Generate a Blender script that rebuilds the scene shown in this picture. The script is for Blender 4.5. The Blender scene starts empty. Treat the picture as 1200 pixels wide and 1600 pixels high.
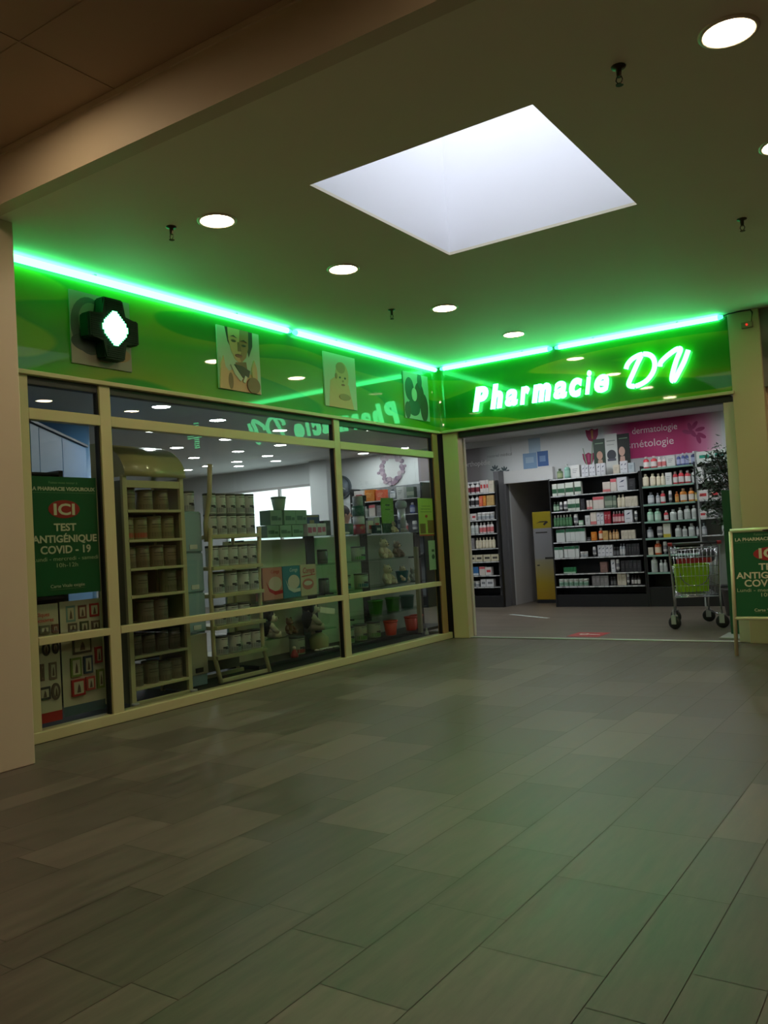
import bpy, bmesh, math, random
from mathutils import Matrix, Vector
random.seed(7)
PI = math.pi
S = bpy.context.scene
COL = S.collection

# ------------------------------------------------------------------ camera
cam_d = bpy.data.cameras.new('camera'); cam = bpy.data.objects.new('camera', cam_d); COL.objects.link(cam)
cam_d.sensor_fit = 'HORIZONTAL'; cam_d.sensor_width = 36.0; cam_d.lens = 1327.73 / 1200 * 36
_r = Vector((0.82752396, 0.5585177, -0.05711461)); _u = Vector((0.06675612, 0.0031237, 0.99776443)); _b = Vector((0.5574475, -0.82948672, -0.03469954))
cam.matrix_world = Matrix(((_r.x, _u.x, _b.x, 5.357), (_r.y, _u.y, _b.y, -9.288), (_r.z, _u.z, _b.z, 1.25), (0, 0, 0, 1)))
cam_d.clip_start = 0.05
S.camera = cam

# ------------------------------------------------------------------ light levels
S.view_settings.view_transform = 'Standard'; S.view_settings.look = 'None'
S.view_settings.gamma = 1.0; S.view_settings.exposure = 0.0; S.view_settings.use_curve_mapping = False
SKY = 2.9            # daylight outside, enters by the skylight and the far window
DOWN = 80.0          # mall downlights, warm
CORR = 68.0          # corridor downlights, warmer
SHOP = 84.0          # shop downlights, cool white
NEON = 14.5          # green neon tubes
SIGN = 9.0           # lit letters
w = bpy.data.worlds.new('sky'); S.world = w; w.use_nodes = True
w.node_tree.nodes['Background'].inputs[0].default_value = (0.86, 0.92, 1.0, 1)
w.node_tree.nodes['Background'].inputs[1].default_value = SKY
def portal(name, loc, rot, sx, sy):
    l = bpy.data.lights.new(name, 'AREA'); l.shape = 'RECTANGLE'; l.size = sx; l.size_y = sy
    try: l.cycles.is_portal = True
    except Exception: l.energy = 0
    o = bpy.data.objects.new(name, l); COL.objects.link(o); o.location = loc; o.rotation_euler = rot
portal('skylight_portal', (3.01, -4.475, 4.78), (0, 0, 0), 1.44, 1.69)
portal('window_portal', (-6.85, 4.62, 1.75), (-PI / 2, 0, 0), 2.5, 1.56)

# ------------------------------------------------------------------ materials
def lin(c):
    return tuple((x / 12.92 if x <= .04045 else ((x + .055) / 1.055) ** 2.4) for x in c)
_m = {}
def M(rgb, rough=.5, metal=0.0, spec=.5, coat=0.0, emit=None, es=0.0, noise=0.0, nscale=20.0, key=None):
    """rgb given in display values 0-255"""
    k = (rgb, rough, metal, spec, coat, emit, es, noise, nscale)
    if k in _m: return _m[k]
    m = bpy.data.materials.new(key or 'mat_%d' % len(_m)); m.use_nodes = True
    nt = m.node_tree; b = nt.nodes['Principled BSDF']
    c = lin([v / 255 for v in rgb]) + (1,)
    b.inputs['Base Color'].default_value = c
    b.inputs['Roughness'].default_value = rough; b.inputs['Metallic'].default_value = metal
    b.inputs['Specular IOR Level'].default_value = spec; b.inputs['Coat Weight'].default_value = coat
    b.inputs['Coat Roughness'].default_value = .03
    if emit:
        b.inputs['Emission Color'].default_value = tuple(emit) + (1,); b.inputs['Emission Strength'].default_value = es
    if noise:
        tc = nt.nodes.new('ShaderNodeTexCoord'); n = nt.nodes.new('ShaderNodeTexNoise'); n.inputs['Scale'].default_value = nscale; n.inputs['Detail'].default_value = 5
        mx = nt.nodes.new('ShaderNodeMix'); mx.data_type = 'RGBA'; mx.inputs[6].default_value = tuple(v * (1 - noise) for v in c[:3]) + (1,)
        mx.inputs[7].default_value = tuple(min(1, v * (1 + noise)) for v in c[:3]) + (1,)
        nt.links.new(tc.outputs['Object'], n.inputs['Vector']); nt.links.new(n.outputs['Fac'], mx.inputs[0]); nt.links.new(mx.outputs[2], b.inputs['Base Color'])
    _m[k] = m
    return m
def emis(name, col, s):
    m = bpy.data.materials.new(name); m.use_nodes = True; nt = m.node_tree; nt.nodes.clear()
    e = nt.nodes.new('ShaderNodeEmission'); o = nt.nodes.new('ShaderNodeOutputMaterial')
    e.inputs[0].default_value = tuple(col) + (1,); e.inputs[1].default_value = s
    nt.links.new(e.outputs[0], o.inputs[0]); return m
def glassmat(name, tint, ior=1.5, rough=0.0):
    m = bpy.data.materials.new(name); m.use_nodes = True; nt = m.node_tree; nt.nodes.clear()
    t = nt.nodes.new('ShaderNodeBsdfTransparent'); t.inputs[0].default_value = tuple(tint) + (1,)
    g = nt.nodes.new('ShaderNodeBsdfGlossy'); g.inputs['Roughness'].default_value = rough
    f = nt.nodes.new('ShaderNodeFresnel'); f.inputs[0].default_value = ior
    mx = nt.nodes.new('ShaderNodeMixShader'); o = nt.nodes.new('ShaderNodeOutputMaterial')
    ge = nt.nodes.new('ShaderNodeNewGeometry'); k = nt.nodes.new('ShaderNodeMath'); k.operation = 'SUBTRACT'; k.inputs[0].default_value = 1.0
    k2 = nt.nodes.new('ShaderNodeMath'); k2.operation = 'MULTIPLY'; nt.links.new(ge.outputs['Backfacing'], k.inputs[1]); nt.links.new(f.outputs[0], k2.inputs[0]); nt.links.new(k.outputs[0], k2.inputs[1])
    nt.links.new(k2.outputs[0], mx.inputs[0]); nt.links.new(t.outputs[0], mx.inputs[1]); nt.links.new(g.outputs[0], mx.inputs[2]); nt.links.new(mx.outputs[0], o.inputs[0])
    return m
GLASS = glassmat('shop_glass', (.86, .9, .88))
SHELFGLASS = glassmat('shelf_glass', (.84, .92, .88))
CLEAR = glassmat('clear_plastic', (.8, .85, .88), 1.3, .1)
def fascia_mat():
    m = M((20, 96, 12), .4, spec=.3, coat=.8, key='fascia_green'); nt = m.node_tree; b = nt.nodes['Principled BSDF']
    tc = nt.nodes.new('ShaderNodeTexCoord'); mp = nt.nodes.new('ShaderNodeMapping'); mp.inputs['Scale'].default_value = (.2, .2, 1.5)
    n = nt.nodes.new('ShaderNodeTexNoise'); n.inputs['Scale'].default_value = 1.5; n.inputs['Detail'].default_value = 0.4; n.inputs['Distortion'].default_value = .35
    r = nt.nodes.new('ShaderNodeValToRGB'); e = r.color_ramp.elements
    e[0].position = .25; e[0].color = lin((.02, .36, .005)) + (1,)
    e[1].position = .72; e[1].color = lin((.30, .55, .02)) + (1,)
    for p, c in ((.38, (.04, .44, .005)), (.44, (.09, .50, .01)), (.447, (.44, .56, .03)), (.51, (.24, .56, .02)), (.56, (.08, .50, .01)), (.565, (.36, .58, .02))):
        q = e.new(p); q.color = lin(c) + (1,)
    nt.links.new(tc.outputs['Object'], mp.inputs[0]); nt.links.new(mp.outputs[0], n.inputs['Vector']); nt.links.new(n.outputs['Fac'], r.inputs[0]); nt.links.new(r.outputs[0], b.inputs['Base Color'])
    return m
def tile_mat():
    m = M((126, 122, 98), .4, spec=.3, key='slate_tiles'); nt = m.node_tree; b = nt.nodes['Principled BSDF']
    at = nt.nodes.new('ShaderNodeAttribute'); at.attribute_name = 'tile'
    tc = nt.nodes.new('ShaderNodeTexCoord'); mp = nt.nodes.new('ShaderNodeMapping'); mp.inputs['Scale'].default_value = (14, 1.8, 1)
    n = nt.nodes.new('ShaderNodeTexNoise'); n.inputs['Scale'].default_value = 1.3; n.inputs['Detail'].default_value = 7; n.inputs['Roughness'].default_value = .65
    sep = nt.nodes.new('ShaderNodeSeparateColor')
    ad = nt.nodes.new('ShaderNodeMath'); ad.operation = 'MULTIPLY_ADD'; ad.inputs[1].default_value = 1.0
    nt.links.new(at.outputs['Color'], sep.inputs[0]); nt.links.new(tc.outputs['Object'], mp.inputs[0]); nt.links.new(mp.outputs[0], n.inputs['Vector'])
    nt.links.new(n.outputs['Fac'], ad.inputs[0])
    sc = nt.nodes.new('ShaderNodeMath'); sc.operation = 'MULTIPLY'; sc.inputs[1].default_value = .36
    nt.links.new(sep.outputs[0], sc.inputs[0]); nt.links.new(sc.outputs[0], ad.inputs[2])
    r = nt.nodes.new('ShaderNodeValToRGB'); e = r.color_ramp.elements
    e[0].position = .3; e[0].color = lin((.28, .235, .225)) + (1,); e[1].position = 1.0; e[1].color = lin((.455, .39, .37)) + (1,)
    q = e.new(.55); q.color = lin((.35, .297, .283)) + (1,)
    nt.links.new(ad.outputs[0], r.inputs[0]); nt.links.new(r.outputs[0], b.inputs['Base Color'])
    rr = nt.nodes.new('ShaderNodeMath'); rr.operation = 'MULTIPLY_ADD'; rr.inputs[1].default_value = .25; rr.inputs[2].default_value = .27
    nt.links.new(n.outputs['Fac'], rr.inputs[0]); nt.links.new(rr.outputs[0], b.inputs['Roughness'])
    return m
def shopfloor_mat():
    m = M((120, 108, 92), .4, key='shop_floor_planks'); nt = m.node_tree; b = nt.nodes['Principled BSDF']
    tc = nt.nodes.new('ShaderNodeTexCoord'); br = nt.nodes.new('ShaderNodeTexBrick')
    br.inputs['Color1'].default_value = lin((.42, .38, .33)) + (1,); br.inputs['Color2'].default_value = lin((.36, .33, .28)) + (1,); br.inputs['Mortar'].default_value = lin((.27, .25, .21)) + (1,)
    br.inputs['Scale'].default_value = 1; br.inputs['Mortar Size'].default_value = .004; br.inputs['Brick Width'].default_value = 1.2; br.inputs['Row Height'].default_value = .18
    nt.links.new(tc.outputs['Object'], br.inputs['Vector']); nt.links.new(br.outputs[0], b.inputs['Base Color']); return m
def ramp_mat(name, axis, stops, rough=.6):
    """a printed colour blend along a local axis (metres)"""
    m = M((255, 255, 255), rough, key=name, nscale=len(_m) + 1000.0); nt = m.node_tree; b = nt.nodes['Principled BSDF']
    tc = nt.nodes.new('ShaderNodeTexCoord'); sp = nt.nodes.new('ShaderNodeSeparateXYZ'); mr = nt.nodes.new('ShaderNodeMapRange')
    lo, hi = stops[0][0], stops[-1][0]; mr.inputs[1].default_value = lo; mr.inputs[2].default_value = hi
    r = nt.nodes.new('ShaderNodeValToRGB'); e = r.color_ramp.elements
    e[0].position = 0; e[0].color = lin([v / 255 for v in stops[0][1]]) + (1,); e[1].position = 1; e[1].color = lin([v / 255 for v in stops[-1][1]]) + (1,)
    for p, c in stops[1:-1]:
        q = e.new((p - lo) / (hi - lo)); q.color = lin([v / 255 for v in c]) + (1,)
    nt.links.new(tc.outputs['Object'], sp.inputs[0]); nt.links.new(sp.outputs['XYZ'.index(axis)], mr.inputs[0]); nt.links.new(mr.outputs[0], r.inputs[0]); nt.links.new(r.outputs[0], b.inputs['Base Color'])
    return m

# ------------------------------------------------------------------ mesh builder
class MB:
    def __init__(s): s.bm = bmesh.new(); s.mi = 0; s.T = Matrix()
    def _f(s, vs, smooth=False):
        try: f = s.bm.faces.new(vs)
        except ValueError: return None
        f.material_index = s.mi; f.smooth = smooth; return f
    def v(s, x, y, z): return s.bm.verts.new(s.T @ Vector((x, y, z)))
    def box(s, x0, x1, y0, y1, z0, z1):
        p = [s.v(x, y, z) for z in (z0, z1) for x, y in ((x0, y0), (x1, y0), (x1, y1), (x0, y1))]
        for q in ((3, 2, 1, 0), (4, 5, 6, 7), (0, 1, 5, 4), (1, 2, 6, 5), (2, 3, 7, 6), (3, 0, 4, 7)): s._f([p[i] for i in q])
        return s
    def bbox(s, x0, x1, y0, y1, z0, z1, b=.005):
        n0 = len(s.bm.edges); s.bm.edges.ensure_lookup_table()
        before = set(s.bm.edges); s.box(x0, x1, y0, y1, z0, z1)
        es = [e for e in s.bm.edges if e not in before]
        r = bmesh.ops.bevel(s.bm, geom=es, offset=b, segments=2, affect='EDGES', profile=.5)
        for f in r['faces']: f.material_index = s.mi
        return s
    def prism(s, pts, n0, n1):
        """outline in (x,z), extruded along y from n0 (front) to n1"""
        a = [s.v(x, n0, z) for x, z in pts]; b = [s.v(x, n1, z) for x, z in pts]
        s._f(a); s._f(b[::-1]); k = len(pts)
        for i in range(k): s._f([a[(i + 1) % k], a[i], b[i], b[(i + 1) % k]])
        return s
    def lathe(s, prof, cx=0, cy=0, n=16, z=0, cap=True):
        rings = []
        for r, h in prof: rings.append([s.v(cx + r * math.cos(2 * PI * i / n), cy + r * math.sin(2 * PI * i / n), z + h) for i in range(n)])
        for a, b in zip(rings, rings[1:]):
            for i in range(n): s._f([a[i], a[(i + 1) % n], b[(i + 1) % n], b[i]], True)
        if cap: s._f(rings[0][::-1]); s._f(rings[-1])
        return s
    def tube(s, pts, r, n=8, cap=True):
        pts = [Vector(p) for p in pts]; rings = []; up = None
        for i, p in enumerate(pts):
            t = ((pts[min(i + 1, len(pts) - 1)] - p).normalized() + (p - pts[max(i - 1, 0)]).normalized())
            t = t.normalized() if t.length > 1e-6 else Vector((0, 0, 1))
            if up is None: up = Vector((0, 0, 1)) if abs(t.z) < .9 else Vector((1, 0, 0))
            a = t.cross(up).normalized(); bb = t.cross(a).normalized()
            rr = r[i] if isinstance(r, (list, tuple)) else r
            rings.append([s.v(*(p + a * rr * math.cos(2 * PI * k / n) + bb * rr * math.sin(2 * PI * k / n))) for k in range(n)])
        for a, b in zip(rings, rings[1:]):
            for k in range(n): s._f([a[k], a[(k + 1) % n], b[(k + 1) % n], b[k]], True)
        if cap: s._f(rings[0][::-1]); s._f(rings[-1])
        return s
    def ball(s, c, r, n=12, m=8, sx=1, sy=1, sz=1):
        prof = []
        rings = []
        for j in range(1, m):
            a = PI * j / m; rings.append([s.v(c[0] + sx * r * math.sin(a) * math.cos(2 * PI * i / n), c[1] + sy * r * math.sin(a) * math.sin(2 * PI * i / n), c[2] - sz * r * math.cos(a)) for i in range(n)])
        b = s.v(c[0], c[1], c[2] - sz * r); t = s.v(c[0], c[1], c[2] + sz * r)
        for i in range(n):
            s._f([b, rings[0][(i + 1) % n], rings[0][i]], True); s._f([t, rings[-1][i], rings[-1][(i + 1) % n]], True)
        for p, q in zip(rings, rings[1:]):
            for i in range(n): s._f([p[i], p[(i + 1) % n], q[(i + 1) % n], q[i]], True)
        return s
    def text(s, body, size, x, z, n, align='CENTER', shear=0.0, bold=0.0, sx=1.0, depth=.001, spacing=1.0, res=3):
        """flat lettering facing -y: baseline origin (x,z), its face at y=-n"""
        cu = bpy.data.curves.new('t', 'FONT'); cu.body = body; cu.size = size; cu.align_x = align; cu.shear = shear; cu.offset = bold
        cu.extrude = depth / 2; cu.resolution_u = res; cu.space_character = spacing
        o = bpy.data.objects.new('t', cu); COL.objects.link(o); dg = bpy.context.evaluated_depsgraph_get()
        me = bpy.data.meshes.new_from_object(o.evaluated_get(dg)); bpy.data.objects.remove(o); bpy.data.curves.remove(cu)
        me.transform(s.T @ Matrix(((sx, 0, 0, x), (0, 0, -1, -n), (0, 1, 0, z), (0, 0, 0, 1))))
        k = len(s.bm.faces); s.bm.from_mesh(me); bpy.data.meshes.remove(me); s.bm.faces.ensure_lookup_table()
        for f in s.bm.faces[k:]: f.material_index = s.mi
        return s
    def mesh(s, name, mats, recalc=True):
        if recalc: bmesh.ops.recalc_face_normals(s.bm, faces=s.bm.faces)
        me = bpy.data.meshes.new(name); s.bm.to_mesh(me); s.bm.free()
        for m in (mats if isinstance(mats, (list, tuple)) else [mats]): me.materials.append(m)
        return me
    def obj(s, name, mats, parent=None, loc=None, rz=0, recalc=True):
        return put(name, s.mesh(name, mats, recalc), parent, loc, rz)
def put(name, me, parent=None, loc=None, rz=0):
    o = bpy.data.objects.new(name, me); COL.objects.link(o)
    if parent: o.parent = parent
    if loc: o.location = loc
    if rz: o.rotation_euler = (0, 0, rz)
    return o
USED = set()
def tag(o, label, cat, group=None, kind=None):
    n = len(label.split()); assert 4 <= n <= 16, (n, label)
    if label in USED: print('DUP LABEL', label)
    USED.add(label)
    o['label'] = label; o['category'] = cat
    if group: o['group'] = group
    if kind: o['kind'] = kind
    return o
def thing(name, label, cat, loc=(0, 0, 0), rz=0, group=None):
    o = bpy.data.objects.new(name, None); COL.objects.link(o); o.location = loc; o.rotation_euler = (0, 0, rz); o.empty_display_size = .1
    return tag(o, label, cat, group)
def struct(o, label=None):
    o['kind'] = 'structure'
    if label: o['label'] = label
    return o
def dup(root, loc, label, rz=None):
    c = root.copy(); COL.objects.link(c); c.location = loc
    if rz is not None: c.rotation_euler = (0, 0, rz)
    if label in USED: print('DUP LABEL', label)
    USED.add(label); c['label'] = label
    for ch in list(root.children):
        d = ch.copy(); COL.objects.link(d); d.parent = c
        for g in list(ch.children):
            e = g.copy(); COL.objects.link(e); e.parent = d
    return c
ORD = ['first', 'second', 'third', 'fourth', 'fifth', 'sixth', 'seventh', 'eighth', 'ninth', 'tenth', 'eleventh', 'twelfth', 'thirteenth', 'fourteenth', 'fifteenth', 'sixteenth', 'seventeenth', 'eighteenth', 'nineteenth', 'twentieth', 'twenty-first', 'twenty-second', 'twenty-third', 'twenty-fourth', 'twenty-fifth', 'twenty-sixth']
R90 = PI / 2      # turns a front built facing -y towards +x (the window side)

WHITE = M((215, 214, 205), .5); CREAMF = M((196, 184, 140), .38); WALLP = M((206, 190, 160), .55, noise=.03, nscale=6)
BLACK = M((22, 22, 22), .45); DGREY = M((58, 58, 60), .5); LGREY = M((170, 172, 170), .5); CHROME = M((200, 202, 205), .22, 1.0)

# ================================================================== the setting
CEIL = 3.4; CORRZ = 3.72; SHOPZ = 2.95
mb = MB(); mb.box(0, 12.2, -14.2, 0.05, -.06, -.003)                      # mall floor: grout bed and slate tiles
cols = []; x = 0.06
rt = random.Random(3)
while x < 12: 
    wd = rt.choice((.2, .2, .3, .3, .4)); cols.append((x, wd)); x += wd
lay = mb.bm.loops.layers.color.new('tile')
mb.mi = 1
for x, wd in cols:
    y = -14.2 + rt.uniform(0, .6)
    while y < -.02:
        ln = rt.choice((.6, .6, .6, .8)); y1 = min(y + ln, .03)
        f = mb._f([mb.v(x + .0013, y + .0013, 0), mb.v(x + wd - .0013, y + .0013, 0), mb.v(x + wd - .0013, y1 - .0013, 0), mb.v(x + .0013, y1 - .0013, 0)])
        c = rt.random()
        for l in f.loops: l[lay] = (c, c, c, 1)
        y += ln
floor = struct(mb.obj('floor', [M((74, 66, 54), .7), tile_mat()], recalc=False))
mb = MB(); mb.box(-9.6, 0.0, -6.4, 4.5, -.06, 0); mb.box(0.0, 4.0, .05, 4.5, -.06, 0); mb.box(-1.2, -.2, 4.5, 6.6, -.06, 0)
struct(mb.obj('floor_shop', shopfloor_mat()))
CEILM = M((232, 224, 200), .7, noise=.02, nscale=3)
SX0, SX1, SY0, SY1 = 2.29, 3.73, -5.32, -3.63
mb = MB(); A0, A1, B0, B1 = SX0, SX1, SY0, SY1
mb.box(-.1, A0, -6.24, .3, CEIL, 3.42); mb.box(A1, 12.2, -6.24, .3, CEIL, 3.42); mb.box(A0, A1, -6.24, B0, CEIL, 3.42); mb.box(A0, A1, B1, .3, CEIL, 3.42)
struct(mb.obj('ceiling', CEILM))
mb = MB(); mb.box(-.3, 12.2, -14.2, -6.30, CORRZ, 3.85)
for yy in (-6.9, -8.1, -9.3): mb.box(.53, 12, yy - .004, yy + .004, CORRZ - .004, CORRZ)
for xx in (1.82, 3.02, 4.22, 5.42, 6.62): mb.box(xx - .004, xx + .004, -13, -6.35, CORRZ - .004, CORRZ)
struct(mb.obj('ceiling_corridor', M((172, 150, 126), .75)))
mb = MB(); mb.box(.3, 12.2, -6.34, -6.24, CEIL, CORRZ + .05); mb.box(.54, 12.15, -6.352, -6.338, CORRZ - .035, CORRZ - .002)
struct(mb.obj('trim_1', M((206, 190, 164), .6)), 'pale drop face between the corridor ceiling and the lower ceiling')
sky = struct(thing('window_2', 'square skylight with deep white shaft in the mall ceiling', 'skylight', (0, 0, 0))); sky['kind'] = 'structure'
mb = MB(); t = .05
mb.box(SX0 - t, SX0, SY0 - t, SY1 + t, 3.42, 4.75); mb.box(SX1, SX1 + t, SY0 - t, SY1 + t, 3.42, 4.75)
mb.box(SX0, SX1, SY0 - t, SY0, 3.42, 4.75); mb.box(SX0, SX1, SY1, SY1 + t, 3.42, 4.75)
struct(mb.obj('shaft', M((240, 240, 244), .8), sky))
# mall walls
mb = MB(); mb.bbox(-.2, .53, -14.2, -6.13, 0, CORRZ + .05, .006); struct(mb.obj('wall_left', M((212, 194, 168), .42, noise=.03, nscale=5)))
mb = MB(); mb.box(3.82, 12.2, .1, .2, 0, 3.5); struct(mb.obj('wall_right', M((200, 170, 140), .6)))
mb = MB(); mb.box(3.83, 12.2, .06, .1, 0, .13); struct(mb.obj('baseboard_right', M((34, 32, 30), .5)))
mb = MB(); mb.box(12.1, 12.2, -14.2, .2, 0, 3.8); struct(mb.obj('wall_far_side', M((190, 170, 140), .7)))
mb = MB(); mb.box(-.2, 12.2, -14.3, -14.2, 0, 3.85); struct(mb.obj('wall_behind', M((190, 170, 140), .7)))
# wall over the shop fronts, hidden behind the green fascia
mb = MB(); mb.box(-.16, -.03, -6.4, .16, 2.60, 3.5); struct(mb.obj('wall_above_window', M((120, 120, 110), .7)))
mb = MB(); mb.box(-.03, 4.0, .03, .16, 2.60, 3.5); struct(mb.obj('wall_above_entrance', M((120, 120, 110), .7)))
# shop shell
SW = M((205, 208, 208), .6)
mb = MB(); mb.box(-9.6, -.16, -6.4, 4.5, SHOPZ, 3.05); mb.box(-.16, 0, .16, 4.5, SHOPZ, 3.05); mb.box(0, 4.0, .16, 4.5, SHOPZ, 3.05)
struct(mb.obj('ceiling_shop', M((200, 200, 196), .7)))
WX0, WX1, WZ0, WZ1 = -8.1, -5.5, .95, 2.53
mb = MB(); mb.box(-9.6, WX0, 4.4, 4.5, 0, SHOPZ); mb.box(WX1, -1.18, 4.4, 4.5, 0, SHOPZ); mb.box(WX0, WX1, 4.4, 4.5, 0, WZ0); mb.box(WX0, WX1, 4.4, 4.5, WZ1, SHOPZ)
mb.box(-1.18, -.26, 4.4, 4.5, 2.16, SHOPZ); mb.box(-.26, 4.0, 4.4, 4.5, 0, SHOPZ)
struct(mb.obj('wall_back', SW))
mb = MB(); mb.box(-9.6, -9.5, -6.4, 4.4, 0, SHOPZ); struct(mb.obj('wall_shop_left', M((150, 152, 155), .6)))
mb = MB(); mb.box(-9.6, -.1, -6.4, -6.3, 0, SHOPZ); mb.box(-.16, 0, -6.3, -5.82, 0, 2.6); struct(mb.obj('wall_shop_near', SW))
mb = MB(); mb.box(3.9, 4.0, .2, 4.4, 0, SHOPZ); struct(mb.obj('wall_shop_right', SW))
mb = MB(); mb.box(-1.3, -1.18, 4.5, 6.6, 0, 2.5); mb.box(-.26, -.2, 4.5, 6.6, 0, 2.5); mb.box(-1.3, -.2, 6.5, 6.6, 0, 2.5); mb.box(-1.3, -.2, 4.5, 6.6, 2.45, 2.55)
struct(mb.obj('wall_passage', M((188, 186, 186), .6)))
mb = MB(); mb.bbox(-5.42, -4.98, 4.12, 4.4, 0, SHOPZ, .01); struct(mb.obj('wall_pier', SW))
w3 = struct(thing('window_3', 'bright daylight window in the far wall of the shop', 'window'))
mb = MB()
for a, b in ((WX0, WX0 + .06), (WX1 - .06, WX1), (-6.52, -6.47)): mb.box(a, b, 4.4, 4.46, WZ0, WZ1)
mb.box(WX0, WX1, 4.4, 4.46, WZ0, WZ0 + .06); mb.box(WX0, WX1, 4.39, 4.46, WZ1 - .05, WZ1)
struct(mb.obj('window_frame', M((170, 168, 165), .4), w3))
mb = MB(); mb.box(WX0 + .06, WX1 - .06, 4.425, 4.433, WZ0 + .06, WZ1 - .05); struct(mb.obj('pane', GLASS, w3))
# doorway in the back wall
d2 = struct(thing('door_2', 'dark doorway with white header in the back wall', 'doorway'))
mb = MB(); mb.bbox(-1.24, -.28, 4.30, 4.42, 2.14, 2.36, .006); struct(mb.obj('header', M((205, 206, 204), .5), d2))
mb = MB(); mb.box(-1.3, -1.2, 4.1, 4.42, 0, 2.36); mb.box(-1.2, -1.17, 4.3, 4.42, 0, 2.14); struct(mb.obj('jamb', M((96, 96, 98), .5), d2))
mb = MB(); mb.box(-.3, -.25, 4.28, 4.42, 0, 2.14); struct(mb.obj('jamb', BLACK, d2))

# ------------------------------------------------ shop window (left front, plane x=0)
w1 = struct(thing('window_1', 'long cream framed shop window below the green fascia', 'shop window'))
MUL = (-5.09, -2.16); JL = (-5.84, -5.74); JR = (-.19, -.07)
def bar(name, y0, y1, z0, z1, x0=-.05, x1=.03, m=CREAMF, b=.004):
    q = MB(); q.bbox(x0, x1, y0, y1, z0, z1, b); return struct(q.obj(name, m, w1))
for y in MUL: bar('mullion', y - .05, y + .05, .06, 2.56)
bar('jamb', JL[0], JL[1], 0, 2.56); bar('jamb', JR[0], JR[1], 0, 2.56, m=M((160, 128, 84), .4))
spans = [(JL[1], MUL[0] - .05), (MUL[0] + .05, MUL[1] - .05), (MUL[1] + .05, JR[0])]
for a, b in spans:
    bar('top_rail', a, b, 2.25, 2.33); bar('middle_rail', a, b, .665, .72, -.05, .035)
    bar('head_rail', a, b, 2.50, 2.56, -.05, .01, M((40, 38, 34), .5))
    for z0, z1 in ((2.33, 2.50), (.72, 2.25), (.075, .665)):
        bar('gasket', a, a + .012, z0, z1, -.03, .012, BLACK, .001); bar('gasket', b - .014, b, z0, z1, -.03, .012, BLACK, .001)
        q = MB(); q.box(-.012, -.004, a, b, z0, z1); struct(q.obj('pane', GLASS, w1))
bar('sill', JL[0], 0.0, 0, .075, -.08, .045)
bar('drip_rail', -5.95, .03, 2.56, 2.592, -.02, .06)
# ------------------------------------------------ corner post and entrance (right front, plane y=0)
d1 = struct(thing('door_1', 'wide open shop entrance under the lit name sign', 'entrance'))
def dbar(name, x0, x1, y0, y1, z0, z1, m=CREAMF, b=.004):
    q = MB(); q.bbox(x0, x1, y0, y1, z0, z1, b); return struct(q.obj(name, m, d1))
dbar('corner_post', .065, .275, .0, .12, 0, 2.56)
dbar('gap_shade', -.07, .065, -.0, .06, 0, 2.56, BLACK)  # black bar standing in for the shaded gap beside the corner post
dbar('drip_rail', 0.03, 3.55, -.05, .04, 2.56, 2.592)
dbar('door_header', .25, 3.5, .03, .14, 2.49, 2.56, M((40, 40, 36), .5))
dbar('threshold', .28, 3.5, .03, .09, 0.0, .012, M((190, 200, 190), .35, .6), .003)
dl = dbar('sliding_door_edge', .16, .285, .14, .19, .01, 2.49, M((200, 196, 178), .4))
q = MB()
for z, h in ((1.86, .035), (1.80, .03), (1.74, .03), (1.58, .03)): q.box(.205, .265, .137, .1395, z, z + h)
struct(q.obj('sticker', M((60, 60, 60), .5), d1))
dbar('door_side_frame', 3.42, 3.53, .03, .14, 0, 2.49, M((190, 186, 160), .4))
q = MB(); q.bbox(3.53, 3.83, -.02, .2, 0, CEIL, .006); struct(q.obj('wall_pillar', M((192, 178, 138), .5)), 'cream pillar right of the entrance')

# ------------------------------------------------ fascia
FM = fascia_mat()
fa = thing('shop_fascia', 'glossy green fascia band above the shop window', 'fascia')
q = MB(); q.box(-.02, .02, -5.97, .03, 2.592, 3.37); q.obj('panel', FM, fa)
fb = thing('shop_fascia', 'glossy green fascia band carrying the lit pharmacy name', 'fascia')
q = MB(); q.box(.02, 3.53, -.02, .02, 2.592, 3.37); q.obj('panel', FM, fb)
q = MB(); n = 10; pts = [(.02 + .14 * (1 - math.cos(a * R90 / n)), -.16 + .14 * math.sin(a * R90 / n)) for a in range(n + 1)]   # curved inside corner
for (x0, y0), (x1, y1) in zip(pts, pts[1:]): q._f([q.v(x0, y0, 2.592), q.v(x1, y1, 2.592), q.v(x1, y1, 3.37), q.v(x0, y0, 3.37)], True)
q.obj('corner_panel', FM, fb)

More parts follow.
